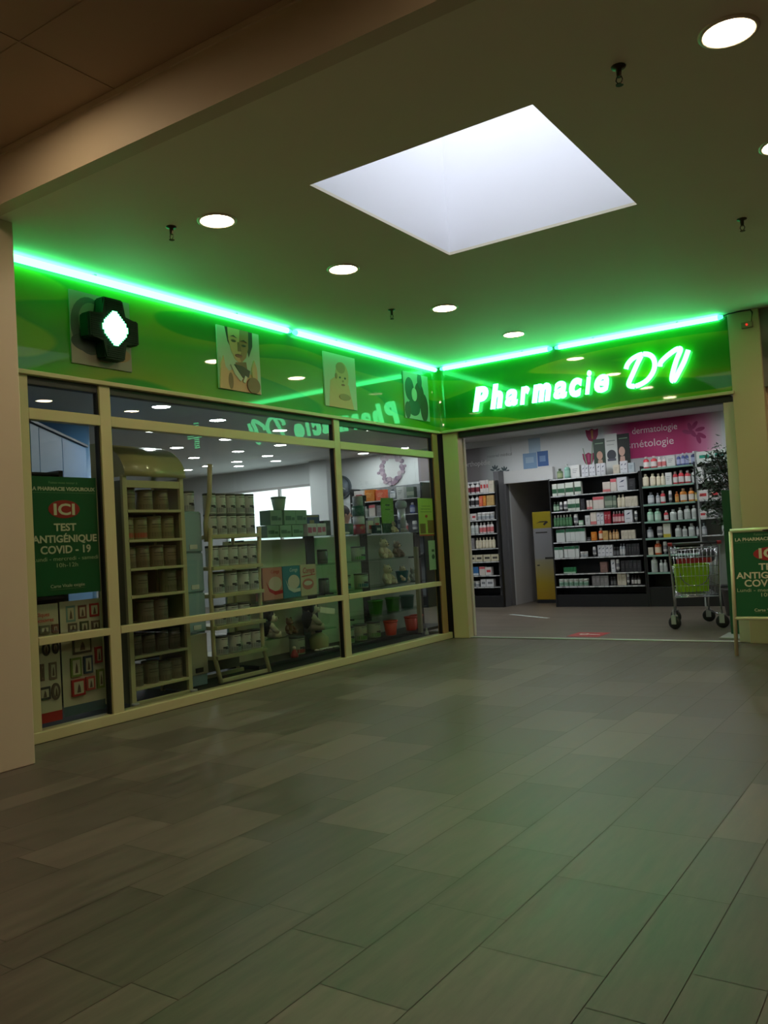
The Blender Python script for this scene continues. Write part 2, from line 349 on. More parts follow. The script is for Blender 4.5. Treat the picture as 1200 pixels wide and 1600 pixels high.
# ================================================================== lamps
DL = emis('downlight_glow', (1.0, .80, .52), DOWN); CL = emis('corridor_glow', (1.0, .77, .50), CORR); SL = emis('shop_glow', (.93, .97, 1.0), SHOP)
def downlight(name, label, x, y, z, glow, r, trim, group):
    t = thing(name, label, 'ceiling light', (x, y, z), 0, group)
    q = MB(); q.lathe([(r * 1.22, 0), (r * 1.22, -.006), (r * 1.1, -.012), (r, -.008), (r, 0)], n=32, cap=False); q.obj('trim_ring', trim, t)
    q = MB(); q.lathe([(r, -.004), (r * .5, -.0045)], n=32); q.obj('lens', glow, t)
    return t
TRIM = M((230, 220, 200), .4)
ml = downlight('downlight', 'round warm downlight nearest the left pillar, first of its row', 1.5, -5.3, CEIL, DL, .105, TRIM, 'downlights in the mall ceiling')
for x, y, lab in ((1.51, -3.94, 'round warm downlight left of the skylight, second of its row'), (1.52, -2.37, 'round warm downlight below the skylight corner, third of its row'),
                  (1.54, -.91, 'round warm downlight nearest the name sign, last of its row'), (4.67, -5.34, 'round warm downlight at the top right corner of the photo'),
                  (4.67, -3.94, 'round warm downlight just beyond the right edge, its halo showing'), (4.67, -2.37, 'round warm downlight outside the right edge, second beyond skylight'),
                  (4.67, -.91, 'round warm downlight outside the right edge beside the wall')):
    dup(ml, (x, y, CEIL), lab)
cl = downlight('corridor_downlight', 'corridor downlight washing the left end of the drop face', 1.55, -7.0, CORRZ, CL, .105, TRIM, 'downlights in the corridor ceiling')
for i, (x, y) in enumerate(((4.67, -7.0), (1.55, -8.8), (4.67, -8.8), (7.8, -7.0), (7.8, -8.8), (1.55, -11), (4.67, -11), (7.8, -11))):
    dup(cl, (x, y, CORRZ), 'corridor downlight out of view overhead, %s after the visible wash' % ORD[i])
sp = [(-2.14, -2.60), (-2.50, -1.34), (-3.80, 0.13), (-4.94, 0.18), (-5.91, 1.47), (-7.64, 2.92), (-6.90, 2.76), (-4.83, 1.47), (-6.04, 2.70), (-6.63, 3.37), (-2.69, 0.10), (-3.85, 1.45), (-5.07, 2.49), (-5.61, 3.34), (-1.86, 1.27), (-3.70, -1.37)]
sl = None
sp_added = [(1.2, 1.6), (2.6, 1.6), (.2, 3.3), (1.4, 3.3), (2.6, 3.3), (-2.4, -5.2), (-4.2, -5.4), (-.4, 3.2), (-1.25, 3.1), (-3.9, 3.9), (-3.0, 3.9)]  # unseen lamps, added to brighten the back wall and the left pane
where = ['highest on the left, above the middle rail', 'second along the top pane', 'under the rail beside the green cross reflection', 'above the curved shelf hood', 'right of the shelf hood, upper',
         'right of the shelf hood, lowest', 'touching the top of the curved rail', 'over the tins, upper of three', 'over the tins, middle of three', 'over the tins, lowest of three', 'under the lit sign reflection',
         'below the sign reflection, near the rail', 'over the mint tubs, left', 'over the mint tubs, right', 'in the top pane near the corner post', 'cut by the rail above the hood']
for i, (x, y) in enumerate(sp + sp_added):
    lab = 'white shop downlight ' + where[i] if i < len(where) else 'added white shop downlight hidden above the %s, %s of those out of view' % ('shelves' if i < 21 else 'counter', ORD[i - len(where)])
    if sl is None: sl = downlight('shop_downlight', lab, x, y, SHOPZ, SL, .1, WHITE, 'downlights in the shop ceiling')
    else: dup(sl, (x, y, SHOPZ), lab)
NE = emis('neon_glow', (.06, 1.0, .27), NEON); NEI = emis('neon_end_glow', (.05, 1.0, .4), NEON * .35)
def neon(label, a, b):
    a = Vector(a); b = Vector(b); d = (b - a).normalized()
    t = thing('neon_tube', label, 'neon tube', a, 0, 'green neon tubes along the fascia'); L = (b - a).length
    q = MB(); q.tube([d * .05, d * (L - .05)], .027, 12); q.obj('glass_tube', NE, t)
    for p in (0, L): 
        q = MB(); s = 1 if p == 0 else -1; q.tube([d * (p + s * .005), d * (p + s * .05)], [.016, .027], 10); q.obj('electrode', NEI, t)
    k = max(2, int(L / 1.1))
    for i in range(k):
        c = d * (L * (i + .5) / k); q = MB(); q.box(c.x - .012, c.x + .012, c.y - .012, c.y + .012, c.z + .012, CEIL - a.z); q.obj('clip', WHITE, t)
neon('long green neon tube over the cross and the woman picture', (.055, -5.92, 3.365), (.055, -2.86, 3.365))
neon('shorter green neon tube over the baby picture', (.055, -2.83, 3.365), (.055, -.02, 3.365))
neon('green neon tube left of the clip above the name sign', (.12, -.055, 3.365), (1.62, -.055, 3.365))
neon('green neon tube at the right above the letters', (1.65, -.055, 3.365), (3.50, -.055, 3.365))

# ------------------------------------------------ lit sign
SG = emis('sign_glow', (.11, 1.0, .34), SIGN); SIDE = emis('sign_edge_glow', (.02, 1.0, .12), SIGN * .45)
sg = thing('illuminated_sign', 'white and green lit letters spelling the pharmacy name on green fascia', 'sign', (0, -.02, 0))
def fit_text(q, body, x0, x1, z, cap, n, shear, bold, depth):
    t = MB(); t.text(body, 1, 0, 0, 0, 'LEFT', shear, bold / cap); xs = [v.co.x for v in t.bm.verts]; w0 = max(xs) - min(xs); m0 = min(xs)
    hz = [v.co.z for v in t.bm.verts]; sc = cap / .73; t.bm.free(); sx = (x1 - x0) / (w0 * sc)
    q.text(body, sc, x0 - m0 * sc * sx, z, n, 'LEFT', shear, bold, sx, depth, res=4)
letters = [('P', .55, .775), ('h', .775, .955), ('a', .965, 1.135), ('r', 1.145, 1.285), ('m', 1.285, 1.535), ('a', 1.545, 1.715), ('c', 1.725, 1.89), ('i', 1.90, 1.995), ('e', 2.005, 2.18)]
letters = [(c, .55 + (a - .55) * 1.06, .55 + (b - .55) * 1.06) for c, a, b in letters]
for c, a, b in letters:
    q = MB(); fit_text(q, c, a, b - .012, 2.785, .275, .05, .26, .012 if c in 'eai' else .019, .03); q.obj('letter', SG, sg)
Dp = [(2.46, 2.989), (2.481, 3.037), (2.538, 3.088), (2.629, 3.118), (2.706, 3.109), (2.758, 3.065), (2.774, 2.989), (2.747, 2.905), (2.676, 2.828), (2.574, 2.788), (2.496, 2.795), (2.48, 2.829), (2.527, 2.918), (2.59, 3.031), (2.635, 3.103)]
Vp = [(2.827, 2.958), (2.84, 3.0), (2.908, 3.055), (2.997, 3.105), (3.044, 3.112), (3.048, 3.085), (2.999, 2.985), (2.955, 2.861), (2.944, 2.797), (2.967, 2.787), (3.023, 2.872), (3.083, 2.971), (3.132, 3.081)]
def smooth(pts, k=5):
    out = []
    P = [Vector(p) for p in pts]
    for i in range(len(P) - 1):
        p0, p1, p2, p3 = P[max(i - 1, 0)], P[i], P[i + 1], P[min(i + 2, len(P) - 1)]
        for j in range(k):
            t = j / k; out.append(.5 * ((2 * p1) + (p2 - p0) * t + (2 * p0 - 5 * p1 + 4 * p2 - p3) * t * t + (3 * p1 - p0 - 3 * p2 + p3) * t ** 3))
    out.append(P[-1]); return out
for pts in (Dp, Vp):
    q = MB(); q.tube([(p[0], -.04, p[1]) for p in smooth(pts)], .027, 8); q.obj('letter', SG, sg)

# ------------------------------------------------ pharmacy crosses
CG = M((2, 40, 16), .55, spec=.25)
def cross_pts(a, b):   # arm half length, arm half width
    return [(-b, -a), (b, -a), (b, -b), (a, -b), (a, b), (b, b), (b, a), (-b, a), (-b, b), (-a, b), (-a, -b), (-b, -b)]
def cross(label, loc, rz, a, b, dep, lit):
    t = thing('pharmacy_cross', label, 'lit cross', loc, rz)
    q = MB(); q.prism(cross_pts(a, b), -dep, 0)
    bmesh.ops.bevel(q.bm, geom=[e for e in q.bm.edges], offset=.012, segments=2, affect='EDGES'); q.obj('casing', CG, t)
    q = MB(); step = .016
    k = int(a / step)
    for i in range(-k + 1, k):
        z = i * step; hw = a - .025 if abs(z) < b - .01 else b - .02
        q.box(-hw, hw, -dep - .005, -dep + .002, z - .003, z + .003)
    q.obj('louvre', M((2, 34, 14), .6, spec=.2), t)
    q = MB()
    for i in range(-12, 13):
        for j in range(-12, 13):
            u, v = i * .0155, j * .0155
            if lit(u, v): q.box(u - .007, u + .007, -dep - .011, -dep - .005, v - .007, v + .007)
    q.obj('light_dots', emis('cross_glow_%s' % label[:5], (.13, 1.0, .36), SIGN), t)
    return t
cross('dark green cross with a lit centre on the left fascia', (.035, -5.06, 2.985), R90, .235, .095, .11, lambda u, v: (abs(u) / .118) ** 1.35 + (abs(v) / .135) ** 1.35 < 1)
cross('dark cased lit cross at the right edge beside the pillar', (4.17, .06, 3.03), 0, .225, .085, .16, lambda u, v: (abs(u) < .055 and abs(v) < .2 or abs(v) < .055 and abs(u) < .19) and round(v / .0155) % 2 == 0)

# ================================================================== pictures and posters
def ell(cx, cz, rx, rz, n=28, a0=0, a1=2 * PI): return [(cx + rx * math.cos(a0 + (a1 - a0) * i / n), cz + rz * math.sin(a0 + (a1 - a0) * i / n)) for i in range(n if a1 - a0 > 6.2 else n + 1)]
class Art:
    """printed picture built as thin inks on one sheet, facing -y, origin at lower left"""
    def __init__(s, w, h, bg, t=.012): s.q = MB(); s.m = [bg]; s.k = 0; s.w = w; s.h = h; s.t = t; s.q.box(0, w, -t, 0, 0, h)
    def ink(s, m):
        if m not in s.m: s.m.append(m)
        s.q.mi = s.m.index(m); s.k += 1; return s.t + .0006 * s.k
    def poly(s, pts, m):
        for ax, lim, sg in ((0, 0, 1), (0, s.w, -1), (1, 0, 1), (1, s.h, -1)):      # keep the ink on the sheet
            out = []
            for i in range(len(pts)):
                a, b = pts[i], pts[(i + 1) % len(pts)]; ia, ib = (a[ax] - lim) * sg >= 0, (b[ax] - lim) * sg >= 0
                if ia: out.append(a)
                if ia != ib: t = (lim - a[ax]) / (b[ax] - a[ax]); out.append((a[0] + t * (b[0] - a[0]), a[1] + t * (b[1] - a[1])))
            pts = out
        if len(pts) > 2: n = s.ink(m); s.q.prism(pts, -n, -s.t * .5)
        return s
    def fit(s, body, cap, x, z, width, m, bold=0.0, shear=0.0):
        n = s.ink(m); t = MB(); t.text(body, cap / .73, 0, 0, 0, 'CENTER', shear, bold); xs = [v.co.x for v in t.bm.verts]; t.bm.free()
        s.q.text(body, cap / .73, x, z, n, 'CENTER', shear, bold, width / (max(xs) - min(xs))); return s
    def rect(s, x0, x1, z0, z1, m): return s.poly([(x0, z0), (x1, z0), (x1, z1), (x0, z1)], m)
    def text(s, b, size, x, z, m, align='CENTER', **k): n = s.ink(m); s.q.text(b, size, x, z, n, align, **k); return s
    def obj(s, name, parent, loc=None, rz=0): return s.q.obj(name, s.m, parent, loc, rz)
def pm(r, g, b): return M((r, g, b), .5)
def pic(label, y0, y1, z0, z1, cat='picture'):
    return thing('fascia_picture', label, cat, (.021, y0, z0), R90, 'framed pictures on the fascia')
# plant / stethoscope picture behind the cross
t = pic('square picture board behind the dark lit cross', -5.37, -4.82, 2.70, 3.25)
a = Art(.55, .55, pm(130, 128, 108)); a.poly(ell(.17, .30, .17, .22), pm(60, 76, 62)); a.poly(ell(.19, .33, .12, .15), pm(112, 118, 98)); a.poly(ell(.14, .17, .14, .07), pm(48, 62, 52)); a.poly(ell(.42, .12, .12, .06), pm(140, 112, 70)); a.obj('print', t)
t = pic('fascia picture of a person with dark hair and raised bare shoulders', -3.86, -3.31, 2.69, 3.26)
SK, SK2, HR = pm(205, 160, 120), pm(160, 112, 78), pm(48, 38, 32)
SH = pm(128, 90, 62)
a = Art(.55, .57, pm(176, 184, 166))
a.poly([(.10, .57), (.13, .44), (.19, .36), (.2, .57)], HR); a.poly([(.36, .57), (.38, .40), (.40, .33), (.455, .44), (.46, .57)], HR)
a.poly([(.02, .0), (.06, .14), (.2, .2), (.36, .2), (.5, .13), (.54, 0)], SK); a.poly([(.22, .26), (.36, .28), (.38, .15), (.30, .10), (.22, .16)], SH)
a.poly([(.135, .57), (.14, .46), (.17, .36), (.215, .29), (.265, .265), (.31, .275), (.36, .32), (.395, .41), (.405, .57)], SK)
a.poly([(.29, .57), (.275, .44), (.30, .36), (.275, .31), (.30, .27), (.36, .32), (.395, .41), (.405, .57)], SK2)
for cx, cz in ((.205, .455), (.335, .43)): a.poly(ell(cx, cz, .034, .013), SH); a.poly(ell(cx, cz - .004, .026, .008), HR); a.poly([(cx - .045, cz + .035), (cx, cz + .052), (cx + .045, cz + .03), (cx, cz + .04)], HR)
a.poly([(.255, .45), (.275, .45), (.30, .37), (.255, .365)], SH); a.poly(ell(.262, .325, .045, .016), pm(150, 70, 60)); a.poly(ell(.262, .333, .04, .006), pm(110, 50, 45))
a.poly([(.20, .24), (.30, .235), (.40, .20), (.38, .14), (.30, .13), (.24, .19)], pm(60, 48, 34)); a.poly([(.15, .23), (.2, .22), (.3, .12), (.27, .09), (.2, .15)], pm(190, 190, 170)); a.poly([(.33, .15), (.36, .14), (.33, .08), (.30, .09)], pm(190, 190, 170))
a.poly([(.0, .0), (.02, .22), (.06, .30), (.08, .2), (.13, .16), (.16, 0)], SK); a.poly([(.42, .02), (.43, .24), (.46, .31), (.49, .24), (.5, .05)], SK); a.poly(ell(.44, .07, .085, .075), SH); a.poly(ell(.14, .08, .03, .075), SH)
a.obj('print', t)
t = pic('fascia picture of a bald baby with a pale backdrop', -2.33, -1.77, 2.69, 3.26)
a = Art(.56, .57, pm(184, 190, 170)); a.poly([(.06, .0), (.1, .28), (.2, .33), (.42, .26), (.5, 0)], SK); a.poly(ell(.20, .22, .1, .1), SK); a.poly(ell(.31, .345, .115, .15), SK); a.poly(ell(.29, .43, .08, .06), pm(170, 130, 95))
for cx in (.27, .36): a.poly(ell(cx, .325, .016, .011), HR)
a.poly(ell(.32, .29, .014, .012), SK2); a.poly(ell(.32, .25, .03, .011), pm(150, 70, 60)); a.poly(ell(.205, .335, .018, .03), SK2); a.poly(ell(.34, .12, .1, .035), SK2); a.obj('print', t)
t = pic('fascia picture of dark leaves nearest the inside corner', -.79, -.225, 2.70, 3.26)
a = Art(.56, .56, pm(160, 172, 158))
for cx, cz, rx, rz, m in ((.12, .36, .1, .14, 1), (.34, .3, .11, .16, 2), (.2, .14, .14, .1, 1), (.44, .16, .09, .17, 2), (.36, .48, .05, .1, 1), (.06, .1, .06, .1, 2)): a.poly(ell(cx, cz, rx, rz), pm(52, 72, 58) if m == 1 else pm(70, 62, 48))
a.poly(ell(.22, .3, .06, .08), pm(180, 188, 170)); a.obj('print', t)

# green test poster, used on the window and on the pavement sign
PG, PW, PR = pm(0, 92, 44), pm(222, 214, 180), pm(170, 30, 28)
def test_poster(w, h, t=.003):
    a = Art(w, h, PG, t); c = w / 2; k = w / .57
    a.fit('Faites-vous tester à', .019 * k, c, h * .940, w * .42, pm(130, 160, 110)); a.fit('LA PHARMACIE VIGOUROUX', .027 * k, c, h * .882, w * .95, PW, .0012)
    a.rect(w * .02, w * .98, h * .862, h * .865, pm(110, 145, 96))
    a.poly(ell(c, h * .724, w * .23, h * .077, 40), PR); a.fit('ICI', .083 * k, c, h * .677, w * .31, PW, .003)
    a.fit('TEST', .055 * k, c, h * .54, w * .33, PW, .002); a.fit('ANTIGÉNIQUE', .053 * k, c, h * .443, w * .95, PW, .002); a.fit('COVID - 19', .057 * k, c, h * .350, w * .74, PW, .002)
    a.fit('Lundi - mercredi - samedi', .030 * k, c, h * .288, w * .95, pm(190, 195, 150)); a.fit('10h-12h', .032 * k, c, h * .232, w * .31, pm(190, 195, 150))
    a.fit('Carte Vitale exigée', .024 * k, c, h * .062, w * .50, PW); a.rect(w * .25, w * .75, h * .045, h * .048, pm(110, 145, 96))
    return a
t = thing('test_poster', 'green antigen test poster hanging behind the leftmost pane', 'poster', (-.03, -5.735, 1.0), R90, 'green antigen test notices')
test_poster(.57, .855).obj('sheet', t)
# two posters of small framed pictures
def frame_poster(label, y0, w, z0, h, band, cells, hdr):
    t = thing('catalogue_poster', label, 'poster', (-.10, y0, z0), R90, 'cream posters with small framed pictures')
    a = Art(w, h, pm(196, 188, 158), .004); a.rect(0, w, 0, .07, band)
    for (cx, cz, cw, ch, col, kind) in cells:
        if kind == 'o':
            a.poly(ell(cx, cz, cw / 2, ch / 2), pm(*col)); a.poly(ell(cx, cz, cw / 2 - .018, ch / 2 - .02), pm(165, 158, 130))
        else:
            a.rect(cx - cw / 2, cx + cw / 2, cz - ch / 2, cz + ch / 2, pm(*col)); a.rect(cx - cw / 2 + .014, cx + cw / 2 - .014, cz - ch / 2 + .016, cz + ch / 2 - .016, pm(190, 182, 150))
        a.poly([(cx - cw * .15, cz - ch * .3), (cx + cw * .15, cz - ch * .3), (cx + cw * .1, cz + ch * .05), (cx, cz + ch * .25), (cx - cw * .08, cz)], pm(90, 70, 55))
    for s, x, z in hdr: a.text(s, .038, x, z, pm(190, 45, 40), bold=.0006)
    a.obj('sheet', t)
RD, GN, BL_, DK, TL = (172, 34, 32), (110, 130, 50), (48, 66, 86), (56, 52, 48), (120, 150, 140)
frame_poster('cream poster with red band and dark ovals at far left', -5.76, .27, .10, .84, pm(170, 34, 30),
             [(.16, .52, .07, .1, (45, 42, 44), 'o'), (.235, .52, .06, .09, (50, 48, 52), 'o'), (.05, .36, .05, .1, DK, 'r'), (.12, .36, .03, .12, (110, 85, 65), 'r'), (.205, .36, .06, .12, (120, 100, 80), 'r'), (.13, .21, .09, .09, (60, 56, 52), 'r'), (.22, .21, .07, .12, (95, 80, 66), 'o'), (.15, .66, .08, .06, (110, 105, 80), 'r'), (.235, .66, .05, .06, (120, 80, 60), 'r')],
             [('Cliquez', .13, .755), ('découvrez', .14, .715)])
frame_poster('cream poster with blue-grey band and coloured frames beside it', -5.475, .36, .11, .835, pm(70, 96, 104),
             [(.09, .74, .08, .12, TL, 'r'), (.19, .745, .075, .1, (120, 70, 55), 'r'), (.295, .75, .085, .1, RD, 'r'), (.1, .64, .075, .06, (105, 95, 75), 'r'), (.2, .635, .075, .08, (70, 80, 50), 'r'), (.3, .635, .07, .07, (110, 90, 70), 'r'), (.17, .50, .16, .12, (80, 70, 55), 'r'), (.11, .345, .09, .14, GN, 'r'), (.215, .35, .075, .13, BL_, 'r'), (.31, .41, .06, .12, RD, 'r'), (.12, .195, .11, .12, RD, 'r'), (.225, .21, .075, .1, (180, 70, 60), 'r'), (.315, .23, .06, .14, GN, 'r')], [])
# notices at the right end of the window
t = thing('notice_poster', 'yellow-green notice with two brown pictures near the corner post', 'notice', (-.02, -.55, 1.29), R90)
a = Art(.36, .46, pm(190, 200, 96), .003); a.rect(0, .36, 0, .018, pm(190, 70, 40)); a.rect(.02, .15, .03, .15, pm(128, 104, 50)); a.rect(.20, .35, .03, .19, pm(134, 98, 42))
for i, (x, w_) in enumerate(((.08, .2), (.06, .22), (.05, .26))): a.rect(x, x + w_, .36 - i * .035, .366 - i * .035, pm(110, 120, 60))
a.poly(ell(.18, .24, .025, .018), pm(190, 80, 50)); a.obj('sheet', t)
t = thing('notice_poster', 'pale green notice with dark round mark under the yellow one', 'notice', (-.02, -.36, .87), R90)
a = Art(.2, .36, pm(176, 200, 170), .003); a.poly(ell(.1, .16, .035, .03), pm(40, 90, 70)); a.rect(.07, .13, .22, .25, pm(60, 90, 70)); a.obj('sheet', t)

# ================================================================== pavement sign
af = thing('pavement_sign', 'green antigen test board in cream frame standing beside the entrance', 'pavement sign', (3.57, -.87, 0), -.03, 'green antigen test notices')
AL = M((214, 200, 160), .35, .2)
W_ = .68
def lean(q, s): q.T = Matrix.Rotation(s, 4, 'X')
for s, nm in ((-.085, 'front'), (.085, 'rear')):
    off = Matrix.Translation((0, 0 if s < 0 else .36, 0)) @ Matrix.Rotation(s if s < 0 else s, 4, 'X')
    q = MB(); q.T = off
    for x in ((0, W_) if s < 0 else (.33, W_ - .05)): q.tube([(x, 0, .0), (x, 0, 1.16)], .018, 10)
    q.tube([(0, 0, .345), (W_, 0, .345)], .017, 10); q.tube([(-.004, 0, 1.165), (W_ + .004, 0, 1.165)], .02, 10)
    q.obj('frame', AL, af)
    if s < 0:
        p = test_poster(.645, .80, .004); o = p.q
        o.T = Matrix(); me = o.mesh('poster', p.m); me.transform(Matrix.Rotation(s, 4, 'X') @ Matrix.Translation((.0175, .004, .36))); put('poster', me, af)
    else:
        q = MB(); q.T = off; q.box(.017, W_ - .017, -.004, .004, .36, 1.15); q.obj('backing_board', PG, af)
for x in (.33, W_ - .05): q = MB(); q.tube([(x, -.105, 1.155), (x, .27, 1.155)], .008, 6); q.obj('hinge', DGREY, af)

# ================================================================== products
ST = {  # style: description, kind, body, accent, cap, printed mark
 'olive_bottle': ('squat olive bottle', 'bottle', (92, 116, 78), (150, 160, 120), (60, 70, 55), 0), 'aqua_pump': ('tall aqua pump bottle', 'pump', (120, 166, 150), (150, 190, 176), (210, 215, 210), 0),
 'white_box': ('plain white box', 'box', (205, 207, 204), (120, 124, 126), 0, 'text'), 'white_box_blue': ('white box with dark blue mark', 'box', (206, 207, 212), (66, 74, 100), 0, 'mark'),
 'cream_box': ('cream box', 'box', (204, 196, 178), (160, 150, 130), 0, 'text'), 'pale_box_blue': ('pale blue-grey box', 'box', (176, 188, 194), (110, 125, 140), 0, 'text'),
 'white_box_green': ('white box with green panel', 'box', (206, 210, 200), (48, 96, 66), 0, 'band'), 'cream_box_pink': ('cream box with pink base', 'box', (212, 203, 192), (206, 120, 120), 0, 'low'),
 'pink_top_box': ('cream box with pink top', 'box', (212, 204, 194), (205, 96, 104), 0, 'top'), 'dark_box': ('dark grey box', 'box', (52, 52, 56), (96, 96, 98), 0, 'text'),
 'green_bottle': ('dark green bottle', 'bottle', (52, 92, 66), (170, 190, 168), (50, 60, 52), 0), 'white_tube': ('white tube', 'tube', (214, 214, 212), (120, 120, 126), (80, 84, 86), 0),
 'grey_green_box': ('grey-green box', 'box', (96, 114, 98), (150, 160, 140), 0, 'band'), 'cream_bottle': ('cream bottle', 'bottle', (212, 204, 178), (222, 214, 190), (190, 182, 160), 0),
 'white_green_bottle': ('green bottle with white top', 'bottle', (60, 110, 74), (86, 130, 90), (222, 220, 210), 0), 'mint_box': ('small mint box', 'box', (150, 190, 160), (220, 224, 216), 0, 'band'),
 'red_box': ('red box', 'box', (158, 34, 50), (220, 200, 200), 0, 'text'), 'red_bottle': ('dark red bottle', 'bottle', (146, 30, 48), (206, 170, 170), (210, 200, 200), 0),
 'white_box_greentop': ('white box with green top', 'box', (204, 210, 206), (48, 112, 78), 0, 'top'), 'dark_jar': ('low dark jar', 'jar', (60, 60, 64), (100, 100, 104), (40, 40, 42), 0),
 'orange_box': ('orange box', 'box', (206, 124, 40), (230, 190, 110), 0, 'text'), 'orange_bottle': ('orange bottle with white cap', 'bottle', (214, 96, 42), (226, 206, 180), (214, 214, 210), 0),
 'tan_box': ('tan box', 'box', (188, 156, 98), (140, 104, 60), 0, 'text'), 'tan_bottle': ('tan bottle', 'bottle', (184, 140, 92), (206, 172, 124), (160, 110, 66), 0),
 'white_tub': ('low white tub', 'jar', (210, 212, 210), (150, 156, 160), (222, 222, 220), 0), 'grey_bottle': ('grey bottle', 'bottle', (150, 156, 162), (196, 198, 200), (120, 124, 130), 0),
 'green_box': ('small green box', 'box', (40, 116, 70), (170, 200, 176), 0, 'low'), 'brown_box': ('brown box', 'box', (128, 100, 92), (160, 130, 120), 0, 'text'),
 'mint_tub': ('mint-white tub', 'jar', (186, 206, 192), (110, 150, 126), (214, 222, 214), 0), 'grey_box': ('grey box', 'box', (128, 126, 126), (170, 168, 168), 0, 'text'),
 'dark_bottle': ('small dark bottle', 'bottle', (48, 46, 46), (190, 188, 184), (36, 36, 36), 0), 'red_white_bottle': ('white bottle with red shoulder', 'bottle', (190, 52, 62), (216, 212, 208), (214, 208, 204), 0),
 'pink_bottle': ('white bottle with pink label', 'bottle', (212, 206, 204), (204, 110, 112), (214, 210, 208), 0), 'blue_bottle': ('blue bottle', 'bottle', (72, 88, 146), (168, 174, 204), (206, 206, 212), 0),
 'navy_bottle': ('navy bottle', 'bottle', (40, 48, 92), (150, 160, 190), (206, 208, 212), 0), 'white_bottle': ('white bottle', 'bottle', (206, 212, 208), (180, 188, 184), (196, 202, 198), 0),
 'amber_bottle': ('amber bottle', 'bottle', (190, 110, 40), (210, 160, 90), (180, 100, 40), 0), 'amber_white_bottle': ('amber bottle with white label', 'bottle', (204, 128, 48), (218, 210, 200), (206, 180, 150), 0),
 'yellow_bottle': ('yellow bottle', 'bottle', (200, 176, 60), (216, 208, 170), (206, 196, 150), 0), 'mint_bottle': ('mint bottle', 'bottle', (156, 204, 176), (186, 216, 198), (170, 206, 186), 0),
 'white_yellow_box': ('white box with yellow base', 'box', (202, 204, 192), (190, 176, 60), 0, 'low'), 'white_box_teal': ('wide white box with teal print', 'box', (204, 212, 204), (30, 140, 116), 0, 'mid'),
 'white_box_grey': ('small white box with grey print', 'box', (212, 214, 214), (120, 124, 128), 0, 'mid'), 'white_box_red': ('white box with red print', 'box', (212, 208, 204), (190, 60, 64), 0, 'mid'),
 'white_bottle_maroon': ('white bottle with maroon label', 'bottle', (214, 214, 212), (126, 44, 56), (214, 214, 212), 0), 'white_bottle_dark': ('white pump bottle with dark label', 'pump', (214, 214, 214), (60, 56, 58), (206, 206, 206), 0),
 'coral_box': ('coral box', 'box', (214, 100, 68), (230, 180, 150), 0, 'text'), 'cream_box_dark': ('wide cream box with dark print', 'box', (200, 194, 166), (70, 66, 58), 0, 'mid'), 'blue_box': ('blue and white box', 'box', (50, 104, 156), (196, 210, 216), 0, 'low'),
}
_pm = {}
def product_meshes(st, w, h):
    k = (st, w, h)
    if k in _pm: return _pm[k]
    d, kind, body, acc, capc, mark = ST[st]; mB, mA = M(body, .38), M(acc, .45); out = []
    if kind == 'box':
        q = MB(); dp = min(max(w * .7, .05), .12); q.bbox(-w / 2, w / 2, 0, dp, 0, h, .003); out.append(('carton', q.mesh('carton', mB)))
        q = MB(); f = -.0012
        if mark == 'band': q.box(-w * .5, w * .5, f, .002, h * .22, h * .58)
        elif mark == 'low': q.box(-w * .5, w * .5, f, .002, h * .02, h * .26)
        elif mark == 'top': q.box(-w * .5, w * .5, f, .002, h * .74, h * .985)
        elif mark == 'mid': q.box(-w * .3, w * .36, f, .002, h * .36, h * .66)
        elif mark == 'mark': q.prism([(-w * .25, h * .62), (w * .1, h * .66), (w * .3, h * .8), (w * .02, h * .76)], f, .002); q.box(-w * .3, w * .2, f, .002, h * .3, h * .34)
        else:
            for i in range(3): q.box(-w * .3, w * (.3 - .1 * i), f, .002, h * (.66 - .14 * i), h * (.70 - .14 * i))
        out.append(('printed_panel', q.mesh('printed_panel', mA)))
    else:
        r = min(w / 2, .05); q = MB(); c = r
        if kind == 'jar': q.lathe([(r * .95, 0), (r, .006), (r, h * .62), (r * .93, h * .68)], 0, c, 16); out.append(('jar', q.mesh('jar', mB))); q = MB(); q.lathe([(r * 1.02, h * .66), (r * 1.02, h * .97), (r * .95, h)], 0, c, 16); out.append(('lid', q.mesh('lid', M(capc, .4)))); z0, z1, rl = h * .12, h * .52, r * 1.012
        elif kind == 'tube': q.lathe([(r * .8, h * .2), (r * .95, h * .3), (r * .9, h * .8), (r * .75, h)], 0, c, 14); out.append(('tube', q.mesh('tube', mB))); q = MB(); q.lathe([(r * .72, 0), (r * .72, h * .2)], 0, c, 14); out.append(('cap', q.mesh('cap', M(capc, .4)))); z0, z1, rl = h * .42, h * .7, r * .97
        else:
            q.lathe([(r * .93, 0), (r, .006), (r, h * .64), (r * .9, h * .73), (r * .5, h * .79), (r * .4, h * .81)], 0, c, 16); out.append(('bottle', q.mesh('bottle', mB))); q = MB()
            if kind == 'pump': q.lathe([(r * .42, h * .8), (r * .42, h * .87), (r * .14, h * .88), (r * .14, h * .95)], 0, c, 12); q.bbox(-r * .2, r * .2, c - r * .95, c + r * .3, h * .94, h, .002)
            else: q.lathe([(r * .48, h * .795), (r * .48, h * .98), (r * .4, h)], 0, c, 12)
            out.append(('cap', q.mesh('cap', M(capc, .4)))); z0, z1, rl = h * .14, h * .55, r * 1.012
        q = MB(); q.lathe([(rl, z0), (rl, z1)], 0, c, 16, cap=False); out.append(('printed_label', q.mesh('printed_label', mA)))
    _pm[k] = out; return out
